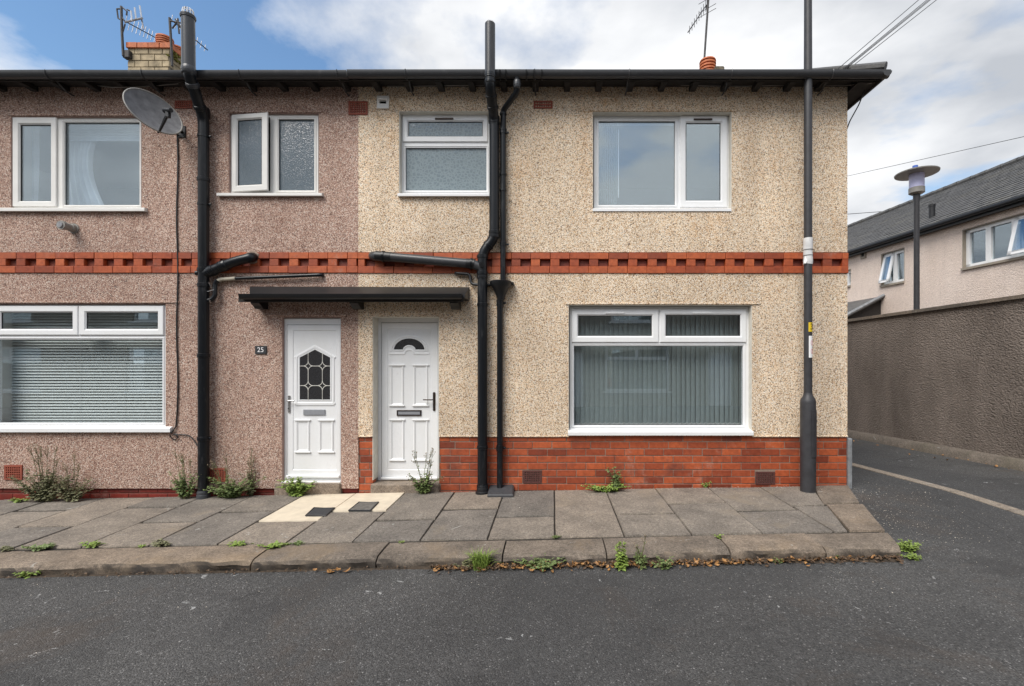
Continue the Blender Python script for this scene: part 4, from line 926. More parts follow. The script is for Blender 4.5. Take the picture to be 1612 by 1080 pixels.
for px in (406, 560, 716):
    xx = P(px, 0, -.12).x; mb = MB(); za, zc = zb_ + .03, P(0, 486, -.1).z
    pts = [(0, za), (CYF + .06, za), (CYF + .06, za - .05), (-.13, zc + .03), (-.10, zc), (0, zc)]
    m = len(pts); mb.v = [Vector((xx + s_ * .05, y, z)) for s_ in (-1, 1) for y, z in pts]; mb.f = [(i, (i + 1) % m, m + (i + 1) % m, m + i)[::-1] for i in range(m)] + [tuple(range(m)), tuple(range(m, 2 * m))[::-1]]; mb.build('corbel', 'black', can)
# ------------------------------------------------------------------ text helper, number plate
def text_mesh(s_, size, mat):
    cu = bpy.data.curves.new('lettering', 'FONT'); cu.body = s_; cu.size = size; cu.align_x = 'CENTER'; cu.align_y = 'CENTER'; cu.extrude = .0008
    o = bpy.data.objects.new('lettering', cu); col.objects.link(o); bpy.context.view_layer.update()
    me = bpy.data.meshes.new_from_object(o.evaluated_get(bpy.context.evaluated_depsgraph_get())); bpy.data.objects.remove(o); me.materials.clear(); me.materials.append(M[mat]); return me
q = rect(401.5, 544.5, 419.5, 557.5, -.01); np_ = thing('number_plate', ((q[0] + q[1]) / 2, -.005, q[2]), 'small dark slate plate reading 25 beside the left door', 'house number')
MB().box(q[0], q[1], -.014, -.001, q[2], q[3], .003).build('plaque', 'plate', np_)
me = text_mesh('25', .082, 'white_ink'); o = link('numerals', me, np_, ((q[0] + q[1]) / 2, -.0155, (q[2] + q[3]) / 2)); o.rotation_euler = (R(90), 0, 0)
# white overflow vent and flue
q = rect(594.5, 152.5, 613, 172, 0); mb = MB(); mb.plate(*q, [(q[0] + .03, q[1] - .03, q[2] + .055, q[2] + .09)], -.025, .01); vt = mb.build('wall_vent', 'upvc_old', creamh)
MB().box(q[0] + .02, q[1] - .02, -.045, -.024, q[2] + .095, q[2] + .115, .003).build('vent_hood', 'upvc_old', vt); MB().box(q[0] + .028, q[1] - .028, .0, .005, q[2] + .05, q[2] + .095).build('vent_void', 'void', vt)
p = P(117, 360, 0); fl_ = thing('boiler_flue', p, 'stubby grey boiler flue below the upper left window', 'flue')
mb = MB(); mb.tube([p, p + Vector((0, -.05, 0)), p + Vector((0, -.055, 0)), p + Vector((0, -.14, .0))], [.048, .048, .042, .042], 18); mb.tube([p + Vector((0, -.12, 0)), p + Vector((0, -.16, 0))], .052, 18); mb.build('duct', 'lamp_grey', fl_, 40)
mb = MB(); mb.tube([p + Vector((0, -.158, 0)), p + Vector((0, -.172, 0))], [.034, .03], 16); mb.build('terminal', 'metal', fl_, 40); MB().tube([p + Vector((0, -.002, 0)), p + Vector((0, -.012, 0))], .062, 16).build('wall_plate', 'lamp_grey', fl_, 40)

# ------------------------------------------------------------------ satellite dish
DC = P(242.8, 175.5, -.40); DN = Vector((.82, -.40, .41)).normalized(); DR = .272
du = DN.cross(Vector((0, 0, 1))).normalized(); dw = DN.cross(du).normalized()      # dw points down the dish
if dw.z > 0: dw = -dw
sd_ = thing('satellite_dish', P(290, 215, 0), 'round dull grey satellite dish fixed under the eaves', 'satellite dish')
mb = MB(); nr, na = 7, 36; mb.v.append(DC - DN * .055)
for i in range(1, nr + 1):
    t = i / nr
    for j in range(na): a = 2 * math.pi * j / na; mb.v.append(DC + (du * math.cos(a) + dw * math.sin(a)) * DR * t - DN * .055 * (1 - t * t))
mb.f = [(0, 1 + j, 1 + (j + 1) % na) for j in range(na)] + [(1 + (i - 1) * na + j, 1 + i * na + j, 1 + i * na + (j + 1) % na, 1 + (i - 1) * na + (j + 1) % na) for i in range(1, nr) for j in range(na)]
nv = len(mb.v); mb.v += [v - DN * .008 for v in mb.v[:nv]]; mb.f += [tuple(k + nv for k in f[::-1]) for f in mb.f[:]]
mb.build('reflector', 'dish', sd_, 60)
mb = MB(); mb.tube([DC + (du * math.cos(2 * math.pi * j / na) + dw * math.sin(2 * math.pi * j / na)) * DR - DN * .003 for j in range(na)], .008, 8, closed=True); mb.build('rim', 'lamp_grey', sd_, 60)
lnb = DC + DN * .24 + dw * .17; foot = DC + dw * DR * .98
mb = MB(); mb.tube([foot - DN * .03, foot + DN * .02, lnb + dw * .04], .011, 8); mb.build('feed_arm', 'black', sd_, 50)
ax = (DC - lnb).normalized(); mb = MB(); mb.tube([lnb - ax * .06, lnb - ax * .02, lnb, lnb + ax * .05], [.022, .026, .03, .034], 14); mb.build('receiver', 'black', sd_, 40); MB().box(lnb.x - .02, lnb.x + .02, lnb.y - .02, lnb.y + .02, lnb.z - .08, lnb.z - .01, .005).build('receiver_plug', 'black', sd_)
wpl = P(287, 208, 0); mb = MB(); mb.tube(rounded([DC - DN * .06, DC - DN * .14, Vector((wpl.x, -.13, wpl.z)), Vector((wpl.x, -.01, wpl.z))], .05), .018, 10); mb.build('wall_arm', 'black', sd_, 50)
MB().box(wpl.x - .045, wpl.x + .045, -.014, -.001, wpl.z - .07, wpl.z + .07, .003).build('wall_bracket', 'black', sd_)
def cable(name, pts, r_, mat, label, cat='cable', parent=None, rr=.03):
    pts = [Vector(p) for p in pts]; mb = MB(); mb.tube(rounded(pts, rr, 3), r_, 6); o = mb.build(name, mat, parent, 60, loc=pts[0] if parent is None else None)
    if parent is None: tag(o, label, cat)
    return o
dz_ = [P(279 + 1.2 * math.sin(k * 1.3), 212 + k * 36, -.012) for k in range(13)]
cable('dish_cable', [lnb, foot - DN * .02, P(281, 207, -.1)] + dz_ + [P(277, 672, -.012), P(269, 682, -.03)], .0085, 'cable', 'black cable hanging straight down from the satellite dish')
cable('looped_cable', [P(267, 684, -.04), P(270, 690, -.02), P(275, 693, -.015), P(280, 690, -.015), P(278, 684, -.015), P(271, 684, -.015), P(285, 684, -.012), P(297, 685, -.012), P(305, 692, -.012), P(311, 702, -.02)], .006, 'cable', 'thin black cable looping from the sill to the soil pipe')
cable('eaves_cable', [P(148, 134, -.03), P(175, 137.5, -.1), P(215, 137, -.1), P(250, 134.5, -.1), P(288, 131, -.1)], .006, 'cable_pale', 'slack pale cable under the eaves above the dish')
cable('eaves_cable', [P(x, y + rnd.uniform(-.8, .8), -.03) for x, y in ((610, 136), (680, 135), (830, 133), (920, 133), (1045, 134), (1110, 136), (1180, 135), (1260, 134), (1332, 134))] + [P(1372, 131, -.2)], .006, 'cable_pale', 'pale cable running under the eaves of the cream house')
cable('corner_cable', [P(1362, 140, -.05), P(1352, 165, -.02), (XR + .02, -.01, P(0, 192).z), (XR + .012, .2, P(0, 230).z)], .007, 'cable', 'black cable drooping from the eaves at the house corner')
# grey strip guarding the corner
mb = MB(); mb.box(XR + .003, XR + .05, -.02, .09, zwall(XR) - .06, P(0, 690).z, .008); cg = mb.build('corner_guard', 'lead_grey', None, loc=(XR, 0, zwall(XR))); tag(cg, 'grey metal guard strip at the foot of the house corner', 'corner guard')

# ------------------------------------------------------------------ blinds and curtains behind the glass
vb = thing('vertical_blind', P(1035, 680, .3), 'closed grey vertical blind in the large ground floor window', 'blind')
BY = .27; q = rect(899, 484, 1178, 668, BY); n_ = 37; sw = (q[1] - q[0]) / n_
me = MB().xf(lambda v: v); me.box(-sw * .56, sw * .56, -.0012, .0012, 0, q[3] - q[2]); sm = me.mesh('slat', 'blind')
for i in range(n_):
    o = link('slat', sm, vb, (q[0] + sw * (i + .5), BY + rnd.uniform(-.002, .002), q[2])); o.rotation_euler = (0, 0, R(24) + rnd.uniform(-.05, .05))
mb = MB()
for i in range(n_):
    x = q[0] + sw * (i + .5); mb.tube([(x - sw * .5, BY - .02, q[2] + .02), (x, BY - .02, q[2] + .004), (x + sw * .5, BY - .02, q[2] + .02)], .0035, 4)
mb.build('chain', 'weight', vb); MB().box(q[0], q[1], BY - .02, BY + .02, q[3], q[3] + .04).build('head_rail', 'weight', vb)
vn = thing('venetian_blind', P(120, 680, .3), 'lowered white venetian blind in the left ground floor window', 'blind')
q = rect(0, 483, 258, 671, .22); pz = .0362; n_ = int((q[3] - q[2]) / pz); me = MB(); m_ = 5
for x in (q[0], q[1]):
    for k in range(m_): t = k / (m_ - 1) - .5; me.v.append(Vector((x - q[0], t * .036, -t * .017 * -1 + .003 * (1 - 4 * t * t))))
me.f = [(k, k + 1, m_ + k + 1, m_ + k) for k in range(m_ - 1)]; sm = me.mesh('slat', 'venetian', smooth=60)
for i in range(n_):
    o = link('slat', sm, vn, (q[0], .22, q[2] + pz * (i + .5))); o.rotation_euler = (R(18) + rnd.uniform(-.03, .03), rnd.uniform(-.0008, .0008), 0)
for fx in (.03, .24, .5, .77, .97): x = q[0] + (q[1] - q[0]) * fx; MB().tube([(x, .20, q[2]), (x, .20, q[3])], .0014, 4).build('ladder_cord', 'weight', vn)
MB().box(q[0], q[1], .2, .24, q[3] - .01, q[3] + .03).build('head_rail', 'venetian', vn)
vs = thing('blind_stack', P(957, 323, .2), 'vertical blind drawn aside in the large upper window', 'blind')
for i in range(8):
    p0, p1 = P(946 + i * 3.4, 322, .22), P(946, 197, .22); mb = MB(); mb.box(p0.x - .0014, p0.x + .0014, .185, .27, p0.z, p1.z); o = mb.build('slat', 'blind', vs)
p0, p1 = P(973.5, 311, .17), P(973.5, 204, .17); MB().tube([p0, p1], .006, 8).build('wand', 'weight', vs); a, b = P(940, 193, .2), P(1140, 193, .2); MB().box(a.x, b.x, .18, .24, a.z - .02, a.z + .02).build('head_rail', 'weight', vs)
def curtain(root, xp0, xp1, yp0, yp1, Y, amp, waves, top_frac=1.0, name='drape', mat='net'):
    a, b = P(xp0, yp1, Y), P(xp1, yp0, Y); mb = MB(); nx_, nz_ = 60, 14
    for j in range(nz_ + 1):
        t = j / nz_; wdt = top_frac + (1 - top_frac) * (1 - math.sin(t * math.pi)) if top_frac < 1 else 1
        for i in range(nx_ + 1):
            u = i / nx_; mb.v.append(Vector((a.x + (b.x - a.x) * u * wdt, Y + amp * math.sin(u * waves * 6.283 + .6 * math.sin(t * 3)) + .01 * math.sin(u * 31 + t * 2), a.z + (b.z - a.z) * t)))
    k = nx_ + 1; mb.f = [(j * k + i, j * k + i + 1, (j + 1) * k + i + 1, (j + 1) * k + i) for j in range(nz_) for i in range(nx_)]; return mb.build(name, mat, root, 60)
cu = thing('net_curtain', P(120, 325, .3), 'white net curtains drawn aside in the upper left window', 'curtain')
curtain(cu, 20, 60, 186, 325, .24, .02, 5); curtain(cu, 98, 165, 186, 325, .24, .025, 6, .68); a, b = P(98, 222, .2), P(226, 190, .2)
for k in range(7):
    z = a.z + (b.z - a.z) * k / 7; MB().box(a.x, b.x, .195, .205, z, z + (b.z - a.z) / 7 * .86).build('pelmet_slat', 'net', cu)
for k, (px, hh, mt, lb) in enumerate(((464, .14, 'net', 'pale bottle standing on the frosted window sill'), (400, .10, 'pot', 'small orange tub behind the open frosted sash'))):
    p = P(px, 298, .19); mb = MB(); mb.lathe((p.x, .19, p.z), [(.04, 0), (.045, .01), (.045, hh * .6), (.02, hh * .75), (.022, hh)], 14); tag(mb.build('toiletry_bottle', mt, None, 50, loc=p), lb, 'bottle')

# ------------------------------------------------------------------ street lamp column by the house
lb = G(1272, 773); 
lp = thing('street_lamp', lb, 'dark grey street lamp column in front of the cream house', 'street lamp')
def LP(y): return CAMZ + (PY - y) / FPX * (lb.y + CAMD)
mb = MB(); mb.lathe((lb.x, lb.y, 0), [(.083, lb.z - .1), (.083, LP(634)), (.079, LP(629)), (.052, LP(623)), (.046, LP(618))], 24); mb.build('base_column', 'column', lp, 35)
mb = MB(); mb.lathe((lb.x, lb.y, 0), [(.045, LP(624)), (.044, LP(100)), (.041, 6.0)], 20); mb.build('shaft', 'column', lp, 35)
mb = MB(); a0, a1 = R(-95), R(-10); n_ = 8
for z in (LP(718), LP(645)):
    for k in range(n_ + 1): a = a0 + (a1 - a0) * k / n_; mb.v.append(Vector((lb.x + .089 * math.cos(a), lb.y + .089 * math.sin(a), z)))
mb.f = [(k, k + 1, n_ + 2 + k, n_ + 1 + k) for k in range(n_)]
nv = len(mb.v); mb.v += [Vector((lb.x + (v.x - lb.x) * .9, lb.y + (v.y - lb.y) * .9, v.z)) for v in mb.v]; k = n_ + 1
mb.f += [(i + 1, i, nv + i, nv + i + 1) for i in range(n_)] + [(k + i, k + i + 1, nv + k + i + 1, nv + k + i) for i in range(n_)] + [(0, k, nv + k, nv), (n_, nv + n_, nv + k + n_, k + n_)]
mb.build('access_door', 'column', lp, 50)
MB().tube([(lb.x + .05, lb.y - .07, LP(655)), (lb.x + .055, lb.y - .078, LP(655))], .008, 8).build('door_lock', 'gasket', lp)
mb = MB(); pr = [(.0465, LP(416))]; zt = LP(375); zb = LP(416)
for k in range(9): pr.append((.050 + .002 * (k % 2), zb + (zt - zb) * k / 8))
mb.lathe((lb.x, lb.y, 0), pr + [(.0465, zt)], 18); mb.xf(lambda v: (v.x + .004 * mnoise.noise(v * 14), v.y + .004 * mnoise.noise(v * 14 + Vector((3, 3, 3))), v.z + (.012 * mnoise.noise(v * 20) if v.z < zb + .03 else 0)))
tape = mb.build('tape_wrap', 'sheet', lp, 40)
mb = MB()
for y_ in (393.5, 402.5): mb.tube([(lb.x + .0535 * math.cos(2 * math.pi * j / 20), lb.y + .0535 * math.sin(2 * math.pi * j / 20), LP(y_)) for j in range(20)], .0025, 5, closed=True)
mb.build('tape_tie', 'gasket', tape)
mb = MB(); mb.add([(lb.x - .045, lb.y - .02, LP(402)), (lb.x - .068, lb.y - .03, LP(414)), (lb.x - .05, lb.y - .04, LP(416)), (lb.x - .03, lb.y - .045, LP(412))], [(0, 1, 2, 3)]); mb.build('loose_flap', 'sheet', tape)
def sticker(y0, y1, a0, a1, mat, name):
    mb = MB(); n_ = 8
    for y_ in (y1, y0):
        for k in range(n_ + 1): a = R(a0 + (a1 - a0) * k / n_); mb.v.append(Vector((lb.x + .0456 * math.cos(a), lb.y + .0456 * math.sin(a), LP(y_))))
    mb.f = [(k, k + 1, n_ + 2 + k, n_ + 1 + k) for k in range(n_)]; return mb.build(name, mat, lp)
s1_ = sticker(508, 522.5, -112, -20, 'yellow', 'number_sticker'); s2_ = sticker(529, 563, -108, -15, 'white_ink', 'notice_sticker')
def wrap(me, ang, z, parent, name):
    for v in me.vertices:
        a = R(ang) + v.co.x / .0463; zz_ = v.co.y; rr_ = .0463 + v.co.z
        v.co = (lb.x + rr_ * math.cos(a) - OFF[parent.name].x, lb.y + rr_ * math.sin(a) - OFF[parent.name].y, z + zz_ - OFF[parent.name].z)
    return link(name, me, parent)
wrap(text_mesh('3', .10, 'ink'), -62, LP(515), s1_, 'numeral')
for y_, mt in ((540, 'red_ink'), (553, 'red_ink')):
    mb = MB(); mb.tube([(.016 * math.cos(2 * math.pi * j / 16), .026 * math.sin(2 * math.pi * j / 16), 0) for j in range(16)], .0018, 4, closed=True); wrap(mb.mesh('ring_print', mt), -58, LP(y_), s2_, 'ring_print')
mb = MB(); mb.box(-.012, .012, -.006, .006, -.0005, .0005); wrap(mb.mesh('corner_print', 'blue_ink'), -35, LP(532), s2_, 'corner_print')
mb = MB(); mb.tube(rounded([(lb.x, lb.y, 5.95), (lb.x, lb.y, 6.2), (lb.x, lb.y - .5, 6.35)], .15), .03, 10); mb.build('bracket_arm', 'column', lp, 50); mb = MB(); mb.box(lb.x - .12, lb.x + .12, lb.y - 1.0, lb.y - .45, 6.30, 6.42, .04); mb.build('lantern', 'lamp_grey', lp)

# ------------------------------------------------------------------ lane: boundary wall, lamp, far house
W0 = Vector((6.72, 6.70 - CAMD, 0))
def lane_pt(t, off=0.0): return W0 + LD * t + LN * off
T0, T1 = -9.0, 30.0
bw = thing('boundary_wall', lane_pt(2), 'tall dark brown roughcast wall along the lane', 'wall')
def zl(t): return .165 - .0207 * t
def zt_(t): return CAMZ + .969 - .0138 * t
mb = MB(); n_ = 60
for i in range(n_ + 1):
    t = T0 + (T1 - T0) * i / n_
    for o_, z in ((.0, zl(t)), (.0, zt_(t) - .06), (.22, zt_(t) - .06), (.22, zl(t) - .3)): p = lane_pt(t, o_); mb.v.append(Vector((p.x, p.y, z)))
for i in range(n_):
    for j in range(3): mb.f.append((i * 4 + j, (i + 1) * 4 + j, (i + 1) * 4 + j + 1, i * 4 + j + 1))
mb.build('wall_face', 'lane_wall', bw)
t = T0
while t < T1:
    t2 = min(t + 1.2, T1); vs_ = [lane_pt(a, o_) + Vector((0, 0, z)) for a in (t + .004, t2 - .004) for o_, z in ((-.045, zt_(a) - .06), (-.045, zt_(a) - .005), (.11, zt_(a) + .015), (.27, zt_(a) - .005), (.27, zt_(a) - .06))]
    mb = MB(); mb.add(vs_, [(i, (i + 1) % 5, 5 + (i + 1) % 5, 5 + i)[::-1] for i in range(5)] + [(0, 1, 2, 3, 4), (9, 8, 7, 6, 5)]); mb.build('coping_stone', 'coping', bw); t = t2
mb = MB()
for i in range(n_ + 1):
    t = T0 + (T1 - T0) * i / n_; j_ = .02 * mnoise.noise(Vector((t * 2, 0, 0)))
    for o_, z in ((-.11 + j_, zroad(*lane_pt(t, -.1).xy) - .05), (-.09 + j_, zl(t) - .03 + j_ * .5), (-.02, zl(t) + .004), (.02, zl(t) - .0)): p = lane_pt(t, o_); mb.v.append(Vector((p.x, p.y, z)))
for i in range(n_):
    for j in range(3): mb.f.append((i * 4 + j, (i + 1) * 4 + j, (i + 1) * 4 + j + 1, i * 4 + j + 1))
mb.build('footing', 'coping', bw, 60)

LY_ = 9.9 - CAMD; a = P(1443, 490, LY_)
fl2 = thing('street_lamp', (a.x, LY_, 0), 'lane lamp with a wide flat hood and lilac lantern', 'street lamp')
ztop = lambda y: P(0, y, LY_).z
mb = MB(); mb.lathe((a.x, LY_, 0), [(.06, -.3), (.055, ztop(490)), (.05, ztop(318)), (.065, ztop(312)), (.065, ztop(306))], 14); mb.build('post', 'column', fl2, 40)
mb = MB(); mb.lathe((a.x, LY_, 0), [(.10, ztop(306)), (.142, ztop(304)), (.142, ztop(296)), (.13, ztop(295.5))], 20); mb.build('lantern_base', 'lamp_grey', fl2, 40)
mb = MB(); mb.lathe((a.x, LY_, 0), [(.134, ztop(296)), (.134, ztop(273))], 20); mb.build('diffuser', 'lamp_glass', fl2, 40)
mb = MB(); mb.lathe((a.x, LY_, 0), [(.13, ztop(274.5)), (.385, ztop(274)), (.39, ztop(272.5)), (.30, ztop(270)), (.07, ztop(267.5))], 32); mb.build('hood', 'lamp_grey', fl2, 40)
mb = MB(); mb.lathe((a.x - .03, LY_, 0), [(.05, ztop(268)), (.05, ztop(261))], 14); mb.build('sensor_cap', 'lamp_blue', fl2, 40)

# far house along the lane: local frame t along LD, o along LN (away from the lane)
H0 = Vector((10.2, 10.2 - CAMD, 0))
def hp_(t, o_, z): p = H0 + LD * t + LN * o_; return Vector((p.x, p.y, z))
def HP(x, y, off=0.0):        # pixel on the house front plane
    dx = (x - PX) / FPX; A = H0 + LN * off; # X = dx*d, Y = d-CAMD
    # (A + LD t): X - dx*(Y+CAMD) = 0
    t = -(A.x - dx * (A.y + CAMD)) / (LD.x - dx * LD.y); p = A + LD * t; d = p.y + CAMD; return t, CAMZ + (PY - y) / FPX * d
fh = thing('house', H0, 'pale roughcast house with a slate roof behind the lane wall', 'house')
ZE = CAMZ + 3.6; HT0, HT1 = -7.0, 22.0; HD = 7.0; RZ_ = ZE + 2.16
def hquad(mb, t0, t1, z0, z1, o_=0.0): mb.quad(hp_(t0, o_, z0), hp_(t1, o_, z0), hp_(t1, o_, z1), hp_(t0, o_, z1))
def hbox(mb, t0, t1, o0, o1, z0, z1): mb.add([hp_(t, o_, z) for t in (t0, t1) for o_ in (o0, o1) for z in (z0, z1)], [(0, 1, 3, 2), (4, 6, 7, 5), (0, 4, 5, 1), (2, 3, 7, 6), (0, 2, 6, 4), (1, 5, 7, 3)])
def hrect(x0, x1, ytl, ybl, off=0.0):   # window from left/right pixel columns; heights taken at the left edge
    t1, zt1 = HP(x0, ytl, off); _, zb1 = HP(x0, ybl, off); t0, _ = HP(x1, ytl, off); return min(t0, t1), max(t0, t1), zb1, zt1
wA = hrect(1387, 1424, 400, 450); wB = hrect(1515, 1622, 362, 423); wC = hrect(1322, 1339.5, 428, 453); wB = (HP(1650, 0)[0], *wB[1:])
holes = [wA, wB, wC]
xs = sorted({HT0, HT1, *[v for h in holes for v in h[:2]]}); zs = sorted({-.3, ZE, *[v for h in holes for v in h[2:]]}); mb = MB()
for ta, tb in zip(xs, xs[1:]):
    for za, zb in zip(zs, zs[1:]):
        if any(h[0] < (ta + tb) / 2 < h[1] and h[2] < (za + zb) / 2 < h[3] for h in holes): continue
        hquad(mb, ta, tb, za, zb)
for t_ in (HT0, HT1): mb.add([hp_(t_, 0, -.3), hp_(t_, HD, -.3), hp_(t_, HD, ZE), hp_(t_, HD / 2, RZ_ - .05), hp_(t_, 0, ZE)], [(0, 1, 2, 3, 4)])
hquad(mb, HT0, HT1, -.3, ZE, HD); mb.build('wall', 'house_render', fh)
def far_window(q, mull, open_t=None):
    t0, t1, z0, z1 = q; mb = MB()
    for a_, b_ in ((t0, t1),):
        for (u0, u1, v0, v1) in ((t0 + .02, t0 + .11, z0, z1), (t1 - .11, t1 - .02, z0, z1), (t0 + .02, t1 - .02, z0, z0 + .09), (t0 + .02, t1 - .02, z1 - .10, z1 - .02)): hbox(mb, u0, u1, .08, .16, v0, v1)
    for m_ in mull: hbox(mb, m_ - .06, m_ + .06, .078, .158, z0 + .05, z1 - .05)
    o = mb.build('window', 'upvc', fh)
    mb = MB(); hbox(mb, t0 - .0, t1 + .0, -.05, .10, z0 - .05, z0 + .005); mb.build('sill', 'surround', o)
    mb = MB(); hbox(mb, t0 + .003, t0 + .02, .003, .15, z0, z1); hbox(mb, t1 - .02, t1 - .003, .003, .15, z0, z1); hbox(mb, t0 + .02, t1 - .02, .003, .15, z1 - .02, z1 - .003); mb.build('reveal', 'surround', o)
    mb = MB(); hbox(mb, t0 + .03, t1 - .03, .13, .137, z0 + .03, z1 - .03); mb.build('pane', 'glass_up', o)
    mb = MB(); hbox(mb, t0 - .2, t1 + .2, .9, .95, z0 - .4, z1 + .3); mb.build('room_back', 'room', o)
    if open_t:
        for u0, u1, an in open_t:
            mb = MB(); f = .085
            def tz(t_, z, o_): dz2 = z1 - .04 - z; return hp_(t_, .09 - dz2 * math.sin(an) + o_, z1 - .04 - dz2 * math.cos(an))
            def bar(u, v, za, zb): mb.add([tz(t_, z, o_) for t_ in (u, v) for o_ in (-.02, .02) for z in (za, zb)], [(0, 1, 3, 2), (4, 6, 7, 5), (0, 4, 5, 1), (2, 3, 7, 6), (0, 2, 6, 4), (1, 5, 7, 3)])
            bar(u0, u0 + f, z0 + .04, z1 - .04); bar(u1 - f, u1, z0 + .04, z1 - .04); bar(u0, u1, z0 + .04, z0 + .04 + f); bar(u0, u1, z1 - .04 - f, z1 - .04); mb.build('sash', 'upvc', o)
            mb = MB(); bar(u0 + f, u1 - f, z0 + .09, z1 - .09); mb.build('pane', 'glass_up', o)
far_window(wA, [(wA[0] + wA[1]) / 2], [((wA[0] + wA[1]) / 2 + .02, wA[1] - .03, R(13))])
mB1, mB2 = HP(1551, 0)[0], HP(1592, 0)[0]
far_window(wB, [mB1, mB2], [(wB[0] + .03, mB2 - .02, R(14))]); far_window(wC, [(wC[0] + wC[1]) / 2])
# far roof: real slate courses on a deck
SLP = Vector((HD / 2 + .25, RZ_ - ZE + .1)); Ls = SLP.length; sdir = SLP / Ls; snor = Vector((-sdir.y, sdir.x))
def rpt(t, s_, h): return hp_(t, -.25 + sdir.x * s_ + snor.x * h, ZE - .1 + sdir.y * s_ + snor.y * h)
mb = MB(); mb.add([rpt(HT0 - .1, 0, 0), rpt(HT1, 0, 0), rpt(HT1, Ls, 0), rpt(HT0 - .1, Ls, 0), hp_(HT0 - .1, HD + .25, ZE - .1), hp_(HT1, HD + .25, ZE - .1)], [(0, 1, 2, 3), (3, 2, 5, 4)]); rf = mb.build('roof', 'slate', fh)
mb = MB(); ex, wd = .20, .26; nrw = int(Ls / ex) + 1
for r_ in range(nrw):
    s0_ = r_ * ex; s1__ = min(s0_ + ex * 1.3, Ls); t = HT0 - (wd / 2 if r_ % 2 else 0)
    while t < HT1:
        e_ = rnd.uniform(0, .008); dj = rnd.uniform(-.008, .008); a_, b_ = t + .004, t + wd - .004
        mb.add([rpt(a_, s0_ + dj, .022 + e_), rpt(b_, s0_ + dj, .022 + e_), rpt(b_, s1__, .006), rpt(a_, s1__, .006), rpt(a_, s0_ + dj, .002), rpt(b_, s0_ + dj, .002)], [(0, 1, 2, 3), (4, 5, 1, 0)]); t += wd
tag(mb.build('slate_courses', 'slate', rf), kind='stuff')
t = HT0
while t < HT1: mb = MB(); mb.tube([hp_(t + .01, HD / 2, RZ_ + .02), hp_(t + .44, HD / 2, RZ_ + .02)], [.105, .095], 8); mb.build('ridge_tile', 'slate', rf); t += .45
mb = MB(); hbox(mb, HT0 - .1, HT1, -.16, -.13, ZE - .22, ZE - .02); mb.build('fascia', 'black', fh); mb = MB(); mb.tube([hp_(HT0 - .1, -.23, ZE - .10), hp_(HT1, -.23, ZE - .10)], .062, 10); mb.build('gutter', 'black', fh, 50)
mb = MB(); hbox(mb, HT0 - .1, HT1, -.13, .0, ZE - .20, ZE - .18); mb.build('soffit', 'black', fh)
tv, zv = HP(1467, 344, .55); pv = hp_(tv, .55, 0); zr = ZE - .1 + sdir.y / sdir.x * .8
mb = MB(); mb.tube([(pv.x, pv.y, zr - .1), (pv.x, pv.y, zr + .34)], .075, 12); vp_ = mb.build('vent_pipe', 'black', rf, 40); MB().tube([(pv.x, pv.y, zr + .30), (pv.x, pv.y, zr + .36)], .085, 12).build('vent_cap', 'black', vp_, 40)
tb, zb = HP(1360, 401); mb = MB(); hbox(mb, tb - .1, tb + .1, -.04, .0, zb - .12, zb + .1); o = mb.build('wall_vent', 'surround', fh); mb = MB(); hbox(mb, tb - .05, tb + .05, -.045, -.03, zb - .06, zb + .04); mb.build('vent_void', 'void', o)
# lean-to porch of the far house
tp0, zp0 = HP(1391, 466); tpe, _ = HP(1300, 470); dpt = 1.25; 
mb = MB(); zlo = zp0 - .62; o0 = -dpt
mb.add([hp_(tp0, 0, zp0), hp_(tpe, 0, zp0), hp_(tpe, o0, zlo), hp_(tp0, o0, zlo)] + [hp_(tp0, 0, zp0 - .07), hp_(tpe, 0, zp0 - .07), hp_(tpe, o0, zlo - .07), hp_(tp0, o0, zlo - .07)], [(0, 1, 2, 3), (7, 6, 5, 4), (0, 3, 7, 4), (3, 2, 6, 7)]); pr_ = mb.build('porch_roof', 'slate', fh)
mb = MB(); mb.tube([hp_(tp0 - .03, -.02, zp0 + .02), hp_(tp0 - .03, o0, zlo + .02)], .05, 6); mb.build('barge_tile', 'lead_grey', pr_)
mb = MB(); mb.add([hp_(tp0 + .1, 0, zp0 - .09), hp_(tp0 + .1, o0 + .1, zlo - .05), hp_(tp0 + .1, o0 + .1, -.3), hp_(tp0 + .1, 0, -.3)], [(0, 1, 2, 3)]); mb.quad(hp_(tp0 + .1, o0 + .1, -.3), hp_(tpe, o0 + .1, -.3), hp_(tpe, o0 + .1, zlo - .05), hp_(tp0 + .1, o0 + .1, zlo - .05)); mb.build('porch_side', 'timber_dark', fh)

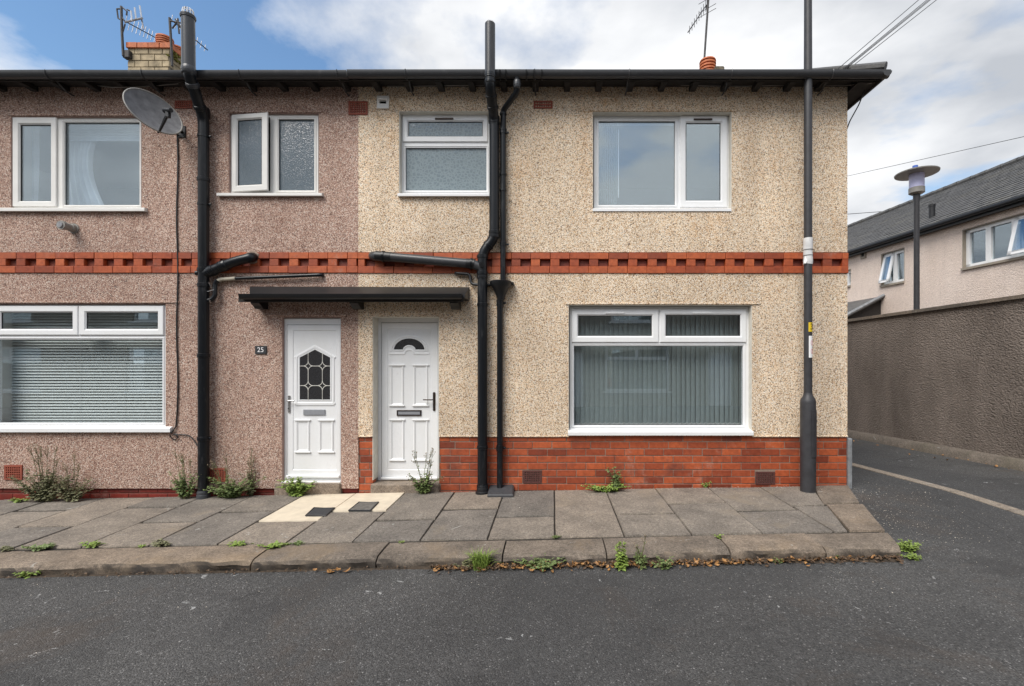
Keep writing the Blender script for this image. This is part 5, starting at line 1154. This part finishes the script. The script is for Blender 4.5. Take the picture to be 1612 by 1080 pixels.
# overhead cables and their pole beside the lane
UPX, UPY = 8.35, .31
up_ = thing('utility_pole', (UPX, UPY, -.05), 'brown timber pole carrying the overhead cables', 'pole')
MB().tube([(UPX, UPY, -.3), (UPX, UPY, 9.0)], [.15, .11], 14).build('pole_shaft', 'wood_pole', up_, 40); MB().box(UPX - .5, UPX + .5, UPY - .05, UPY + .05, 8.55, 8.65).build('crossarm', 'wood_pole', up_)
def sagline(a, b, s_, n=14): a, b = Vector(a), Vector(b); return [a.lerp(b, i / n) - Vector((0, 0, s_ * 4 * (i / n) * (1 - i / n))) for i in range(n + 1)]
def over(a, b, r_, lab, s_=.03, grp=None):
    mb = MB(); mb.tube(sagline(a, b, s_), r_, 5); tag(mb.build('overhead_cable', 'cable', None, 60, loc=a), lab, 'cable', grp)
for k, (xa, xb, yb) in enumerate(((1315, 1446, 0), (1323, 1459, 0), (1325, 1462, 0), (1327, 1464.5, 0), (1332, 1474, 0))):
    A = P(xa, 112, -.1); B = P(xb, yb, .15); dv = (B - A); A2 = A - dv * .05; E = A + dv * 3.6
    over(A2, E, .0042, ('topmost single cable rising from the cream house eaves' if k == 0 else 'lowest single cable rising from the cream house eaves' if k == 4 else 'one of three close cables between the two single eaves cables'), 0.0, 'cables fanning from the house eaves')
over(P(1250, 296, 8.3), (UPX, UPY, 4.95), .005, 'single thin cable crossing the sky above the lane lamp', .0)
over(P(1240, 344, 26), P(1430, 330, 26), .02, 'faint far cable behind the slate roof', .0)

# ------------------------------------------------------------------ aerials on the chimneys
def yagi(name, label, mast, boom_a, boom_b, nel, el_dir, el_len, mat='metal', refl=False, root_loc=None):
    root = thing(name, mast[0], label, 'aerial'); MB().tube(mast, .02, 8).build('mast', 'steel_dark', root, 50)
    boom_a, boom_b = Vector(boom_a), Vector(boom_b); MB().tube([boom_a, boom_b], .010, 6).build('boom', 'steel_dark', root)
    MB().tube([mast[-1] if False else Vector(mast[1]).lerp(Vector(mast[-1]), .6), boom_a], .012, 6).build('clamp', 'steel_dark', root)
    ed = Vector(el_dir).normalized()
    for k in range(nel):
        p = boom_a.lerp(boom_b, (k + .3) / nel); l_ = el_len * (1.25 - .45 * k / nel); MB().tube([p - ed * l_ / 2, p + ed * l_ / 2], .0055, 5).build('element', mat, root)
    if refl:
        bd = (boom_b - boom_a).normalized(); sd2 = bd.cross(ed).normalized(); mb = MB(); p = boom_a - bd * .05
        for s_ in (-.12, -.06, .06, .12): mb.tube([p + ed * s_ * 1.5 - sd2 * .18, p + ed * s_ * 1.5 + sd2 * .18], .005, 5)
        mb.tube([p - ed * .19, p + ed * .19], .008, 5); mb.build('reflector', mat, root)
    return root
c0 = CY - .08
y1 = yagi('television_aerial', 'long aerial on the dark mast left of the chimney pots', [P(194, 88, c0), P(192, 50, c0), P(191, 10, c0)], P(196, 33, c0), P(248, 61, c0 + .9), 9, (.15, .1, 1), .22)
mb = MB(); p = P(197, 35, c0); mb.tube([p, P(224, 28.5, c0 - .2)], .016, 6); mb.build('cross_boom', 'metal', y1)
for (u, v, w_, z_) in ((212, 12, 214, 30), (220, 9, 223, 30), (206, 17, 208, 33), (223, 30, 226, 46)): MB().tube([P(u, v, c0 - .15), P(w_, z_, c0 - .15)], .012, 6).build('element', 'chrome' if z_ < 40 else 'metal', y1)
for (u, v, w_, z_) in ((192, 11, 200, 18), (200, 18, 199, 24), (184, 14, 191, 14), (184, 14, 186, 29), (186, 29, 192, 32), (200, 15, 207, 18), (192, 55, 197, 38)): MB().tube([P(u, v, c0), P(w_, z_, c0)], .012, 6).build('stay', 'steel_dark', y1)
MB().box(P(192, 0, c0).x, P(203, 0, c0).x, c0, c0 + .1, P(0, 90, c0).z, P(0, 78, c0).z, .01).build('bracket', 'steel_dark', y1)
y2 = yagi('television_aerial', 'short aerial on the mast at the right of the chimney behind the grey vent pipe', [P(271, 104, c0), P(269, 60, c0), P(267, 28, c0)], P(268, 30, c0), P(327, 79, c0 + .6), 9, (.12, .1, 1), .16)
for (u, v, w_, z_) in ((268, 33, 284, 36), (276, 30, 286, 44), (280, 29, 282, 53), (271, 45, 278, 36)): MB().tube([P(u, v, c0 - .05), P(w_, z_, c0 - .05)], .013, 6).build('stay', 'steel_dark', y2)
c2_ = CY2 + .1
y3 = yagi('television_aerial', 'lone aerial on a thin pole above the right chimney', [P(1107.5, 113, c2_), P(1111, 60, c2_), P(1115.5, -6, c2_)], P(1112, 8, c2_), P(1083, 51, c2_ - .5), 8, (0, 0, 1), .17, 'steel_dark', True)

# ------------------------------------------------------------------ weeds, moss, litter
def weed(px, py, h, spread, nst, leaf, lsize, label, mat='leaf', stem='stem', tall=0, flower=False, f=None, cat='weed', lean=None, grp=None, bushy=.5, name='weed'):
    b = G(px, py, f); root = thing(name, b, label, cat, grp); st, lv = MB(), MB(); fl = MB()
    def leafq(p, d, s_):
        d = d.normalized(); sd = d.cross(Vector((rnd.uniform(-.4, .4), rnd.uniform(-.4, .4), 1))).normalized(); up = sd.cross(d); w_ = s_ * rnd.uniform(.28, .42)
        m1 = p + d * s_ * .5 + up * s_ * .12; tip = p + d * s_ - up * s_ * rnd.uniform(-.05, .3)
        lv.add([p, m1 + sd * w_ - up * w_ * .3, tip, m1 - sd * w_ - up * w_ * .3, m1], [(0, 1, 4), (1, 2, 4), (2, 3, 4), (3, 0, 4)])
    for k in range(nst):
        a = rnd.uniform(0, 6.283); hh = h * rnd.uniform(.45, 1.0); out = spread * rnd.uniform(.2, 1.0); dx, dy = math.cos(a) * out, math.sin(a) * out * .55
        if f is None and b.y > -.35 : dy = -abs(dy) * .8
        bx_ = Vector((dx * .25, dy * .25, 0)); pts = []; wob = rnd.uniform(-.3, .3)
        tallk = k < tall
        if tallk: hh = h * rnd.uniform(1.2, 1.7); dx *= .6; dy *= .4
        for i in range(6):
            t = i / 5; pts.append(b + bx_ + Vector((dx * t ** 1.4 + wob * .05 * math.sin(t * 5), dy * t ** 1.4, hh * (t - .18 * t * t * (0 if tallk else out / max(spread, .01))))))
        for p in pts: p.y = min(p.y, -.008) if b.y > -1.2 and b.y < .3 and f is None else p.y
        st.tube(pts, [.0045 * (1 - .6 * i / 5) for i in range(6)], 4, cap=False)
        for i in range(leaf):
            t = rnd.uniform(.08, 1.0) if not tallk else rnd.uniform(.05, 1) ; s_ = t * 5; i0 = min(int(s_), 4); p = pts[i0].lerp(pts[i0 + 1], s_ - i0)
            an = rnd.uniform(0, 6.283); d = Vector((math.cos(an), math.sin(an), rnd.uniform(-.2, .7))); sz = lsize * rnd.uniform(.5, 1.25) * (1 - .45 * t) * (.55 if tallk and t > .5 else 1)
            if f is None and -1.2 < b.y < .3 and p.y + d.y * sz > -.006: d.y = -abs(d.y)
            leafq(p, d, sz)
        if flower or tallk:
            for i in range(4):
                p = pts[5] + Vector((rnd.uniform(-.03, .03), rnd.uniform(-.03, 0), rnd.uniform(-.06, .02))); st.tube([pts[4], p], .0016, 3, cap=False); fl.lathe(p, [(.003, 0), (.006, .006), (.002, .012)], 5)
    tag(st.build('stems', stem, root), kind='stuff'); tag(lv.build('foliage', mat, root), kind='stuff')
    if fl.v: tag(fl.build('seed_heads', 'stem_dry', root), kind='stuff')
    return root
W = weed
W(72, 789, .42, .34, 38, 34, .062, 'large ragged weed clump with dry stems below the left window', 'leaf_dull', tall=8)
W(113, 789, .36, .24, 26, 30, .052, 'rusty leaved weed clump beside the large clump by the left wall', 'leaf_dull', 'stem_dry', tall=6)
W(30, 790, .06, .18, 8, 14, .05, 'low bright weed at the foot of the pink wall below its vent', 'leaf_bright')
W(292, 785, .38, .20, 26, 30, .052, 'leafy weed growing left of the soil pipe foot', 'leaf', tall=5)
W(362, 783, .30, .38, 40, 32, .055, 'wide bushy weed growing right of the soil pipe foot', 'leaf', tall=4)
W(396, 780, .36, .12, 14, 20, .055, 'tall thin dull weed left of the door step', 'leaf_dull', tall=4)
W(468, 780, .25, .23, 24, 28, .065, 'bright green weed growing at the left door step', 'leaf_bright')
W(668, 777, .32, .20, 20, 24, .06, 'tall wiry weed with seed heads at the right door step', 'leaf', tall=7, flower=True)
W(957, 773, .10, .28, 18, 22, .06, 'low green weed spreading along the foot of the brick plinth', 'leaf_bright')
W(970, 772, .36, .09, 9, 26, .06, 'upright green weed climbing the brick plinth', 'leaf')
W(1112, 767, .10, .06, 6, 9, .04, 'tiny weed sprouting at the plinth right of the climbing weed', 'leaf_bright')
W(940, 772, .05, .12, 8, 10, .035, 'thin sprig flat against the plinth foot', 'leaf_dull')
for px, py, s_, m_, lb_ in ((62, 864, .13, 'leaf', 'broad dark rosette in the pavement joint'), (78, 861, .07, 'leaf', 'small rosette beside the broad dark rosette'), (146, 860, .12, 'leaf_bright', 'bright rosette in the kerb joint'), (222, 861, .06, 'leaf_bright', 'yellowish sprig in the kerb joint'), (252, 859, .12, 'leaf_dull', 'dull trailing rosette in the kerb joint'),
                            (376, 858, .10, 'leaf_bright', 'mossy bright strip in the kerb joint'), (424, 862, .13, 'leaf_bright', 'feathery green rosette on the kerb joint'), (447, 858, .06, 'leaf_bright', 'little yellow sprig next to the dark tuft'), (468, 857, .08, 'leaf', 'dark tuft in the kerb joint below the cream paving'), (874, 846, .05, 'leaf', 'tiny sprig at a slab corner on the kerb'),
                            (8, 866, .09, 'leaf_dull', 'faded sprig in the pavement joint under the left window'), (632, 854, .04, 'leaf_bright', 'speck of green in the kerb joint below the right door')):
    W(px, py, s_ * .35, s_, 9, 10, s_ * .42, lb_, m_)
RF = lambda X, Y: zroad(X, Y)
W(46, 907, .06, .10, 9, 12, .05, 'green sprig at the far left kerb foot', 'leaf_bright', f=RF); W(232, 897, .10, .05, 6, 8, .04, 'upright sprig against the left kerb face', 'leaf_dull', f=RF)
W(845, 894, .09, .20, 16, 18, .05, 'sprawling weed in leaf litter at the kerb foot', 'leaf', f=RF); W(735, 895, .08, .10, 10, 14, .045, 'dark weed left of the grass tuft', 'leaf_dull', f=RF)
W(978, 897, .27, .055, 10, 34, .05, 'tall upright green weed at the kerb face', 'leaf_bright', f=RF); W(1009, 895, .17, .07, 9, 20, .04, 'slender weed right of the tall kerb weed', 'leaf', f=RF, tall=2)
W(1045, 895, .12, .12, 9, 12, .045, 'weed with withered stems in the leaf litter', 'leaf', 'stem_dry', f=RF); W(1132, 848, .05, .04, 6, 9, .03, 'small sprig in a kerb stone joint', 'leaf_bright')
W(1226, 886, .04, .06, 7, 10, .035, 'small sprig under the chipped kerb stone', 'leaf', f=RF); W(1314, 880, .05, .03, 5, 8, .03, 'single sprig at the last kerb stone', 'leaf_bright', f=RF)
W(1428, 868, .10, .11, 34, 22, .035, 'bright green clump at the kerb end by the lane', 'leaf_bright', f=RF); W(1438, 880, .05, .10, 16, 14, .03, 'low yellowish growth at the tip of the kerb end clump', 'leaf_bright', f=RF)
W(1450, 706, .06, .5, 26, 16, .07, 'mossy weeds at the foot of the lane wall', 'leaf_dull', f=RF)
# grass tuft
gb = G(757, 896, RF); gt = MB()
for _ in range(170):
    a = rnd.uniform(0, 6.283); l_ = rnd.uniform(.10, .20); o_ = rnd.uniform(.03, .15); b = gb + Vector((rnd.uniform(-.06, .06), rnd.uniform(-.03, .03), 0)); d = Vector((math.cos(a), math.sin(a) * .7, 0)); sd = Vector((-d.y, d.x, 0)) * .0035
    m1 = b + d * o_ * .45 + Vector((0, 0, l_ * .65)); tip = b + d * o_ + Vector((0, 0, l_ * rnd.uniform(.5, .95))); gt.add([b - sd, b + sd, m1 + sd, m1 - sd, tip], [(0, 1, 2, 3), (3, 2, 4)])
tag(gt.build('grass_tuft', 'leaf_bright', None, loc=gb), 'spiky bright grass tuft at the kerb foot', 'grass tuft')
# leaf litter, twigs and stone chips
def litter(name, mat, n, fx, size, label):
    mb = MB()
    for _ in range(n):
        X, Y = fx(); z = zroad(X, Y) + .014 + rnd.uniform(0, .016); s_ = size * rnd.uniform(.5, 1.3); a = rnd.uniform(0, 6.283); M3 = Matrix.Rotation(a, 3, 'Z') @ Matrix.Rotation(rnd.uniform(-.7, .7), 3, 'X') @ Matrix.Rotation(rnd.uniform(-.6, .6), 3, 'Y'); c = Vector((X, Y, z)); cu_ = rnd.uniform(.1, .5)
        pts = [(-1, 0, cu_), (-.4, .45, .1), (.3, .42, 0), (1, 0, cu_ * .7), (.3, -.42, 0), (-.4, -.45, .1), (0, 0, -.12)]
        mb.add([c + M3 @ (Vector(p) * s_) for p in pts], [(i, (i + 1) % 6, 6) for i in range(6)])
    o = mb.build(name, mat); tag(o, kind='stuff'); o['label'] = label; return o
def strip(x0, x1, spread):
    def f():
        return rnd.uniform(x0, x1), -KW - abs(rnd.gauss(0, spread)) - .005
    return f
litter('leaf_litter', 'litter', 240, strip(-.95, 1.6, .05), .023, 'orange fallen leaves along the kerb foot'); litter('leaf_litter', 'litter_dark', 1100, strip(-1.0, 2.8, .045), .016, 'brown rotting leaf scraps along the kerb foot'); litter('leaf_litter', 'litter', 45, strip(1.4, 2.75, .04), .022, 'few orange leaves under the right kerb stones')
litter('leaf_litter', 'litter', 9, lambda: (rnd.gauss(-1.75, .05), -KW - .03 - abs(rnd.gauss(0, .02))), .03, 'curled leaves below the middle kerb stones'); litter('leaf_litter', 'litter_dark', 160, strip(-5.5, -1, .03), .012, 'sparse brown scraps along the left kerb foot')
litter('leaf_litter', 'litter', 60, lambda: (lambda p: (p.x, p.y))(lane_pt(rnd.uniform(-1, 8), -.12 - abs(rnd.gauss(0, .25)))), .03, 'scattered leaves along the lane wall')
mb = MB()
def chip(X, Y, z, s_):
    c = Vector((X, Y, z)); mb.add([c + Vector((rnd.uniform(-1, 1), rnd.uniform(-1, 1), rnd.uniform(0, .8))) * s_ for _ in range(4)], [(0, 1, 2), (0, 2, 3), (0, 3, 1), (1, 3, 2)])
for _ in range(900):
    X = rnd.uniform(.1, 3.2) if rnd.random() < .7 else rnd.uniform(-7, .1); Y = -abs(rnd.gauss(0, .14)) - .01
    if rnd.random() < .25: Y = -rnd.uniform(.02, 1.4)
    if X < 2.7 + .0 or Y > -.5: chip(X, Y, zpave(X, Y) + .001, rnd.uniform(.003, .008))
for _ in range(700):
    t = rnd.random(); X = 3.55 - .6 * t + abs(rnd.gauss(0, .5)) + .02; Y = -1.5 * t - rnd.gauss(0, .25); chip(X, Y, zroad(X, Y) + .001, rnd.uniform(.003, .008))
for _ in range(450):
    X = rnd.uniform(-4.5, 3); Y = -KW - .03 - abs(rnd.gauss(0, .35)); chip(X, Y, zroad(X, Y) + .001, rnd.uniform(.002, .006))
tag(mb.build('stone_chips', 'chip'), kind='stuff')
mb = MB(); n_ = 260
for i in range(n_ + 1):
    X = -6.5 + 9.28 * i / n_; k_ = (.25 + .75 * sstep(-1.3, -.7, X)); wv = (.045 + .05 * abs(mnoise.noise(Vector((X * 2.1, 4, 0)))) + .03 * mnoise.noise(Vector((X * 13, 1, 0)))) * k_; hh = (.014 + .010 * mnoise.noise(Vector((X * 9, 2, 0)))) * k_
    for y_, z_ in ((-KW + .03, hh), (-KW - wv * .3, hh * .85), (-KW - wv * .7, hh * .4), (-KW - wv, -.006)): mb.v.append(Vector((X, y_, zroad(X, y_) + z_ + .003 + .003 * mnoise.noise(Vector((X * 30, y_ * 30, 7))))))
mb.f = [(i * 4 + j, i * 4 + j + 1, (i + 1) * 4 + j + 1, (i + 1) * 4 + j) for i in range(n_) for j in range(3)]
o = tag(mb.build('gutter_soil', 'soil', smooth=60), kind='stuff'); o['label'] = 'strip of dark soil along the kerb foot'

# ------------------------------------------------------------------ terrace across the road (mirrored in the windows)
OY = -11.0
oh = thing('terraced_house', (0, OY, 0), 'buff terrace across the road mirrored in the ground floor window', 'house')
ops = [(x0, x0 + 2.3, .5, 2.1) for x0 in (-25.2, -20.6, -15.2, -9.2, -3.6, 1.9, 7.5, 13.1)]; up2 = [(x0 + .2, x1 - .3, 3.0, 4.1) for x0, x1, _, _ in ops]; drs = [(.2, 1.1, -.1, 2.0), (-5.3, -4.4, -.1, 2.0), (5.6, 6.5, -.1, 2.0)]
mb = MB(); mb.plate(-34, 22, -.6, 5.2, ops + up2 + drs, 0, -.25); mb.xf(lambda v: (v.x, OY + v.y, v.z)); mb.build('wall', 'far_render', oh)
for q in ops + up2:
    x0, x1, z0, z1 = q; mm = (x0 + x1) / 2; mb = MB(); zt2 = z1 - .42; holes = [(x0 + .09, mm - .06, zt2 + .06, z1 - .09), (mm + .06, x1 - .09, zt2 + .06, z1 - .09), (x0 + .07, x1 - .07, z0 + .08, zt2 - .05)]
    mb.plate(x0, x1, z0, z1, holes, 0, -.05); mb.xf(lambda v: (v.x, OY - .08 + v.y, v.z)); o = mb.build('window', 'upvc', oh); MB().box(x0 + .03, x1 - .03, OY - .12, OY - .115, z0 + .03, z1 - .03).build('pane', 'glass_up', o); MB().box(x0 - .1, x1 + .1, OY - .05, OY + .06, z0 - .06, z0 - .002).build('sill', 'upvc', o); MB().box(x0 - .1, x1 + .1, OY - .9, OY - .8, z0 - .1, z1 + .1).build('room_back', 'room', o)
for q in drs: MB().box(q[0], q[1], OY - .2, OY - .15, q[2], q[3]).build('door', 'upvc', oh)
mb = MB(); mb.add([(-34, OY + .3, 5.1), (22, OY + .3, 5.1), (22, OY - 4, 7.2), (-34, OY - 4, 7.2), (-34, OY - 8, 5.1), (22, OY - 8, 5.1)], [(0, 1, 2, 3), (3, 2, 5, 4)]); mb.build('roof', 'slate', oh)
MB().box(-34, 22, OY - .02, OY + .3, 5.0, 5.09).build('gutter', 'black', oh)
MB().box(-34, 22, OY + .0, OY + 1.9, -.35, -.08).build('front_pavement', 'slab', oh)
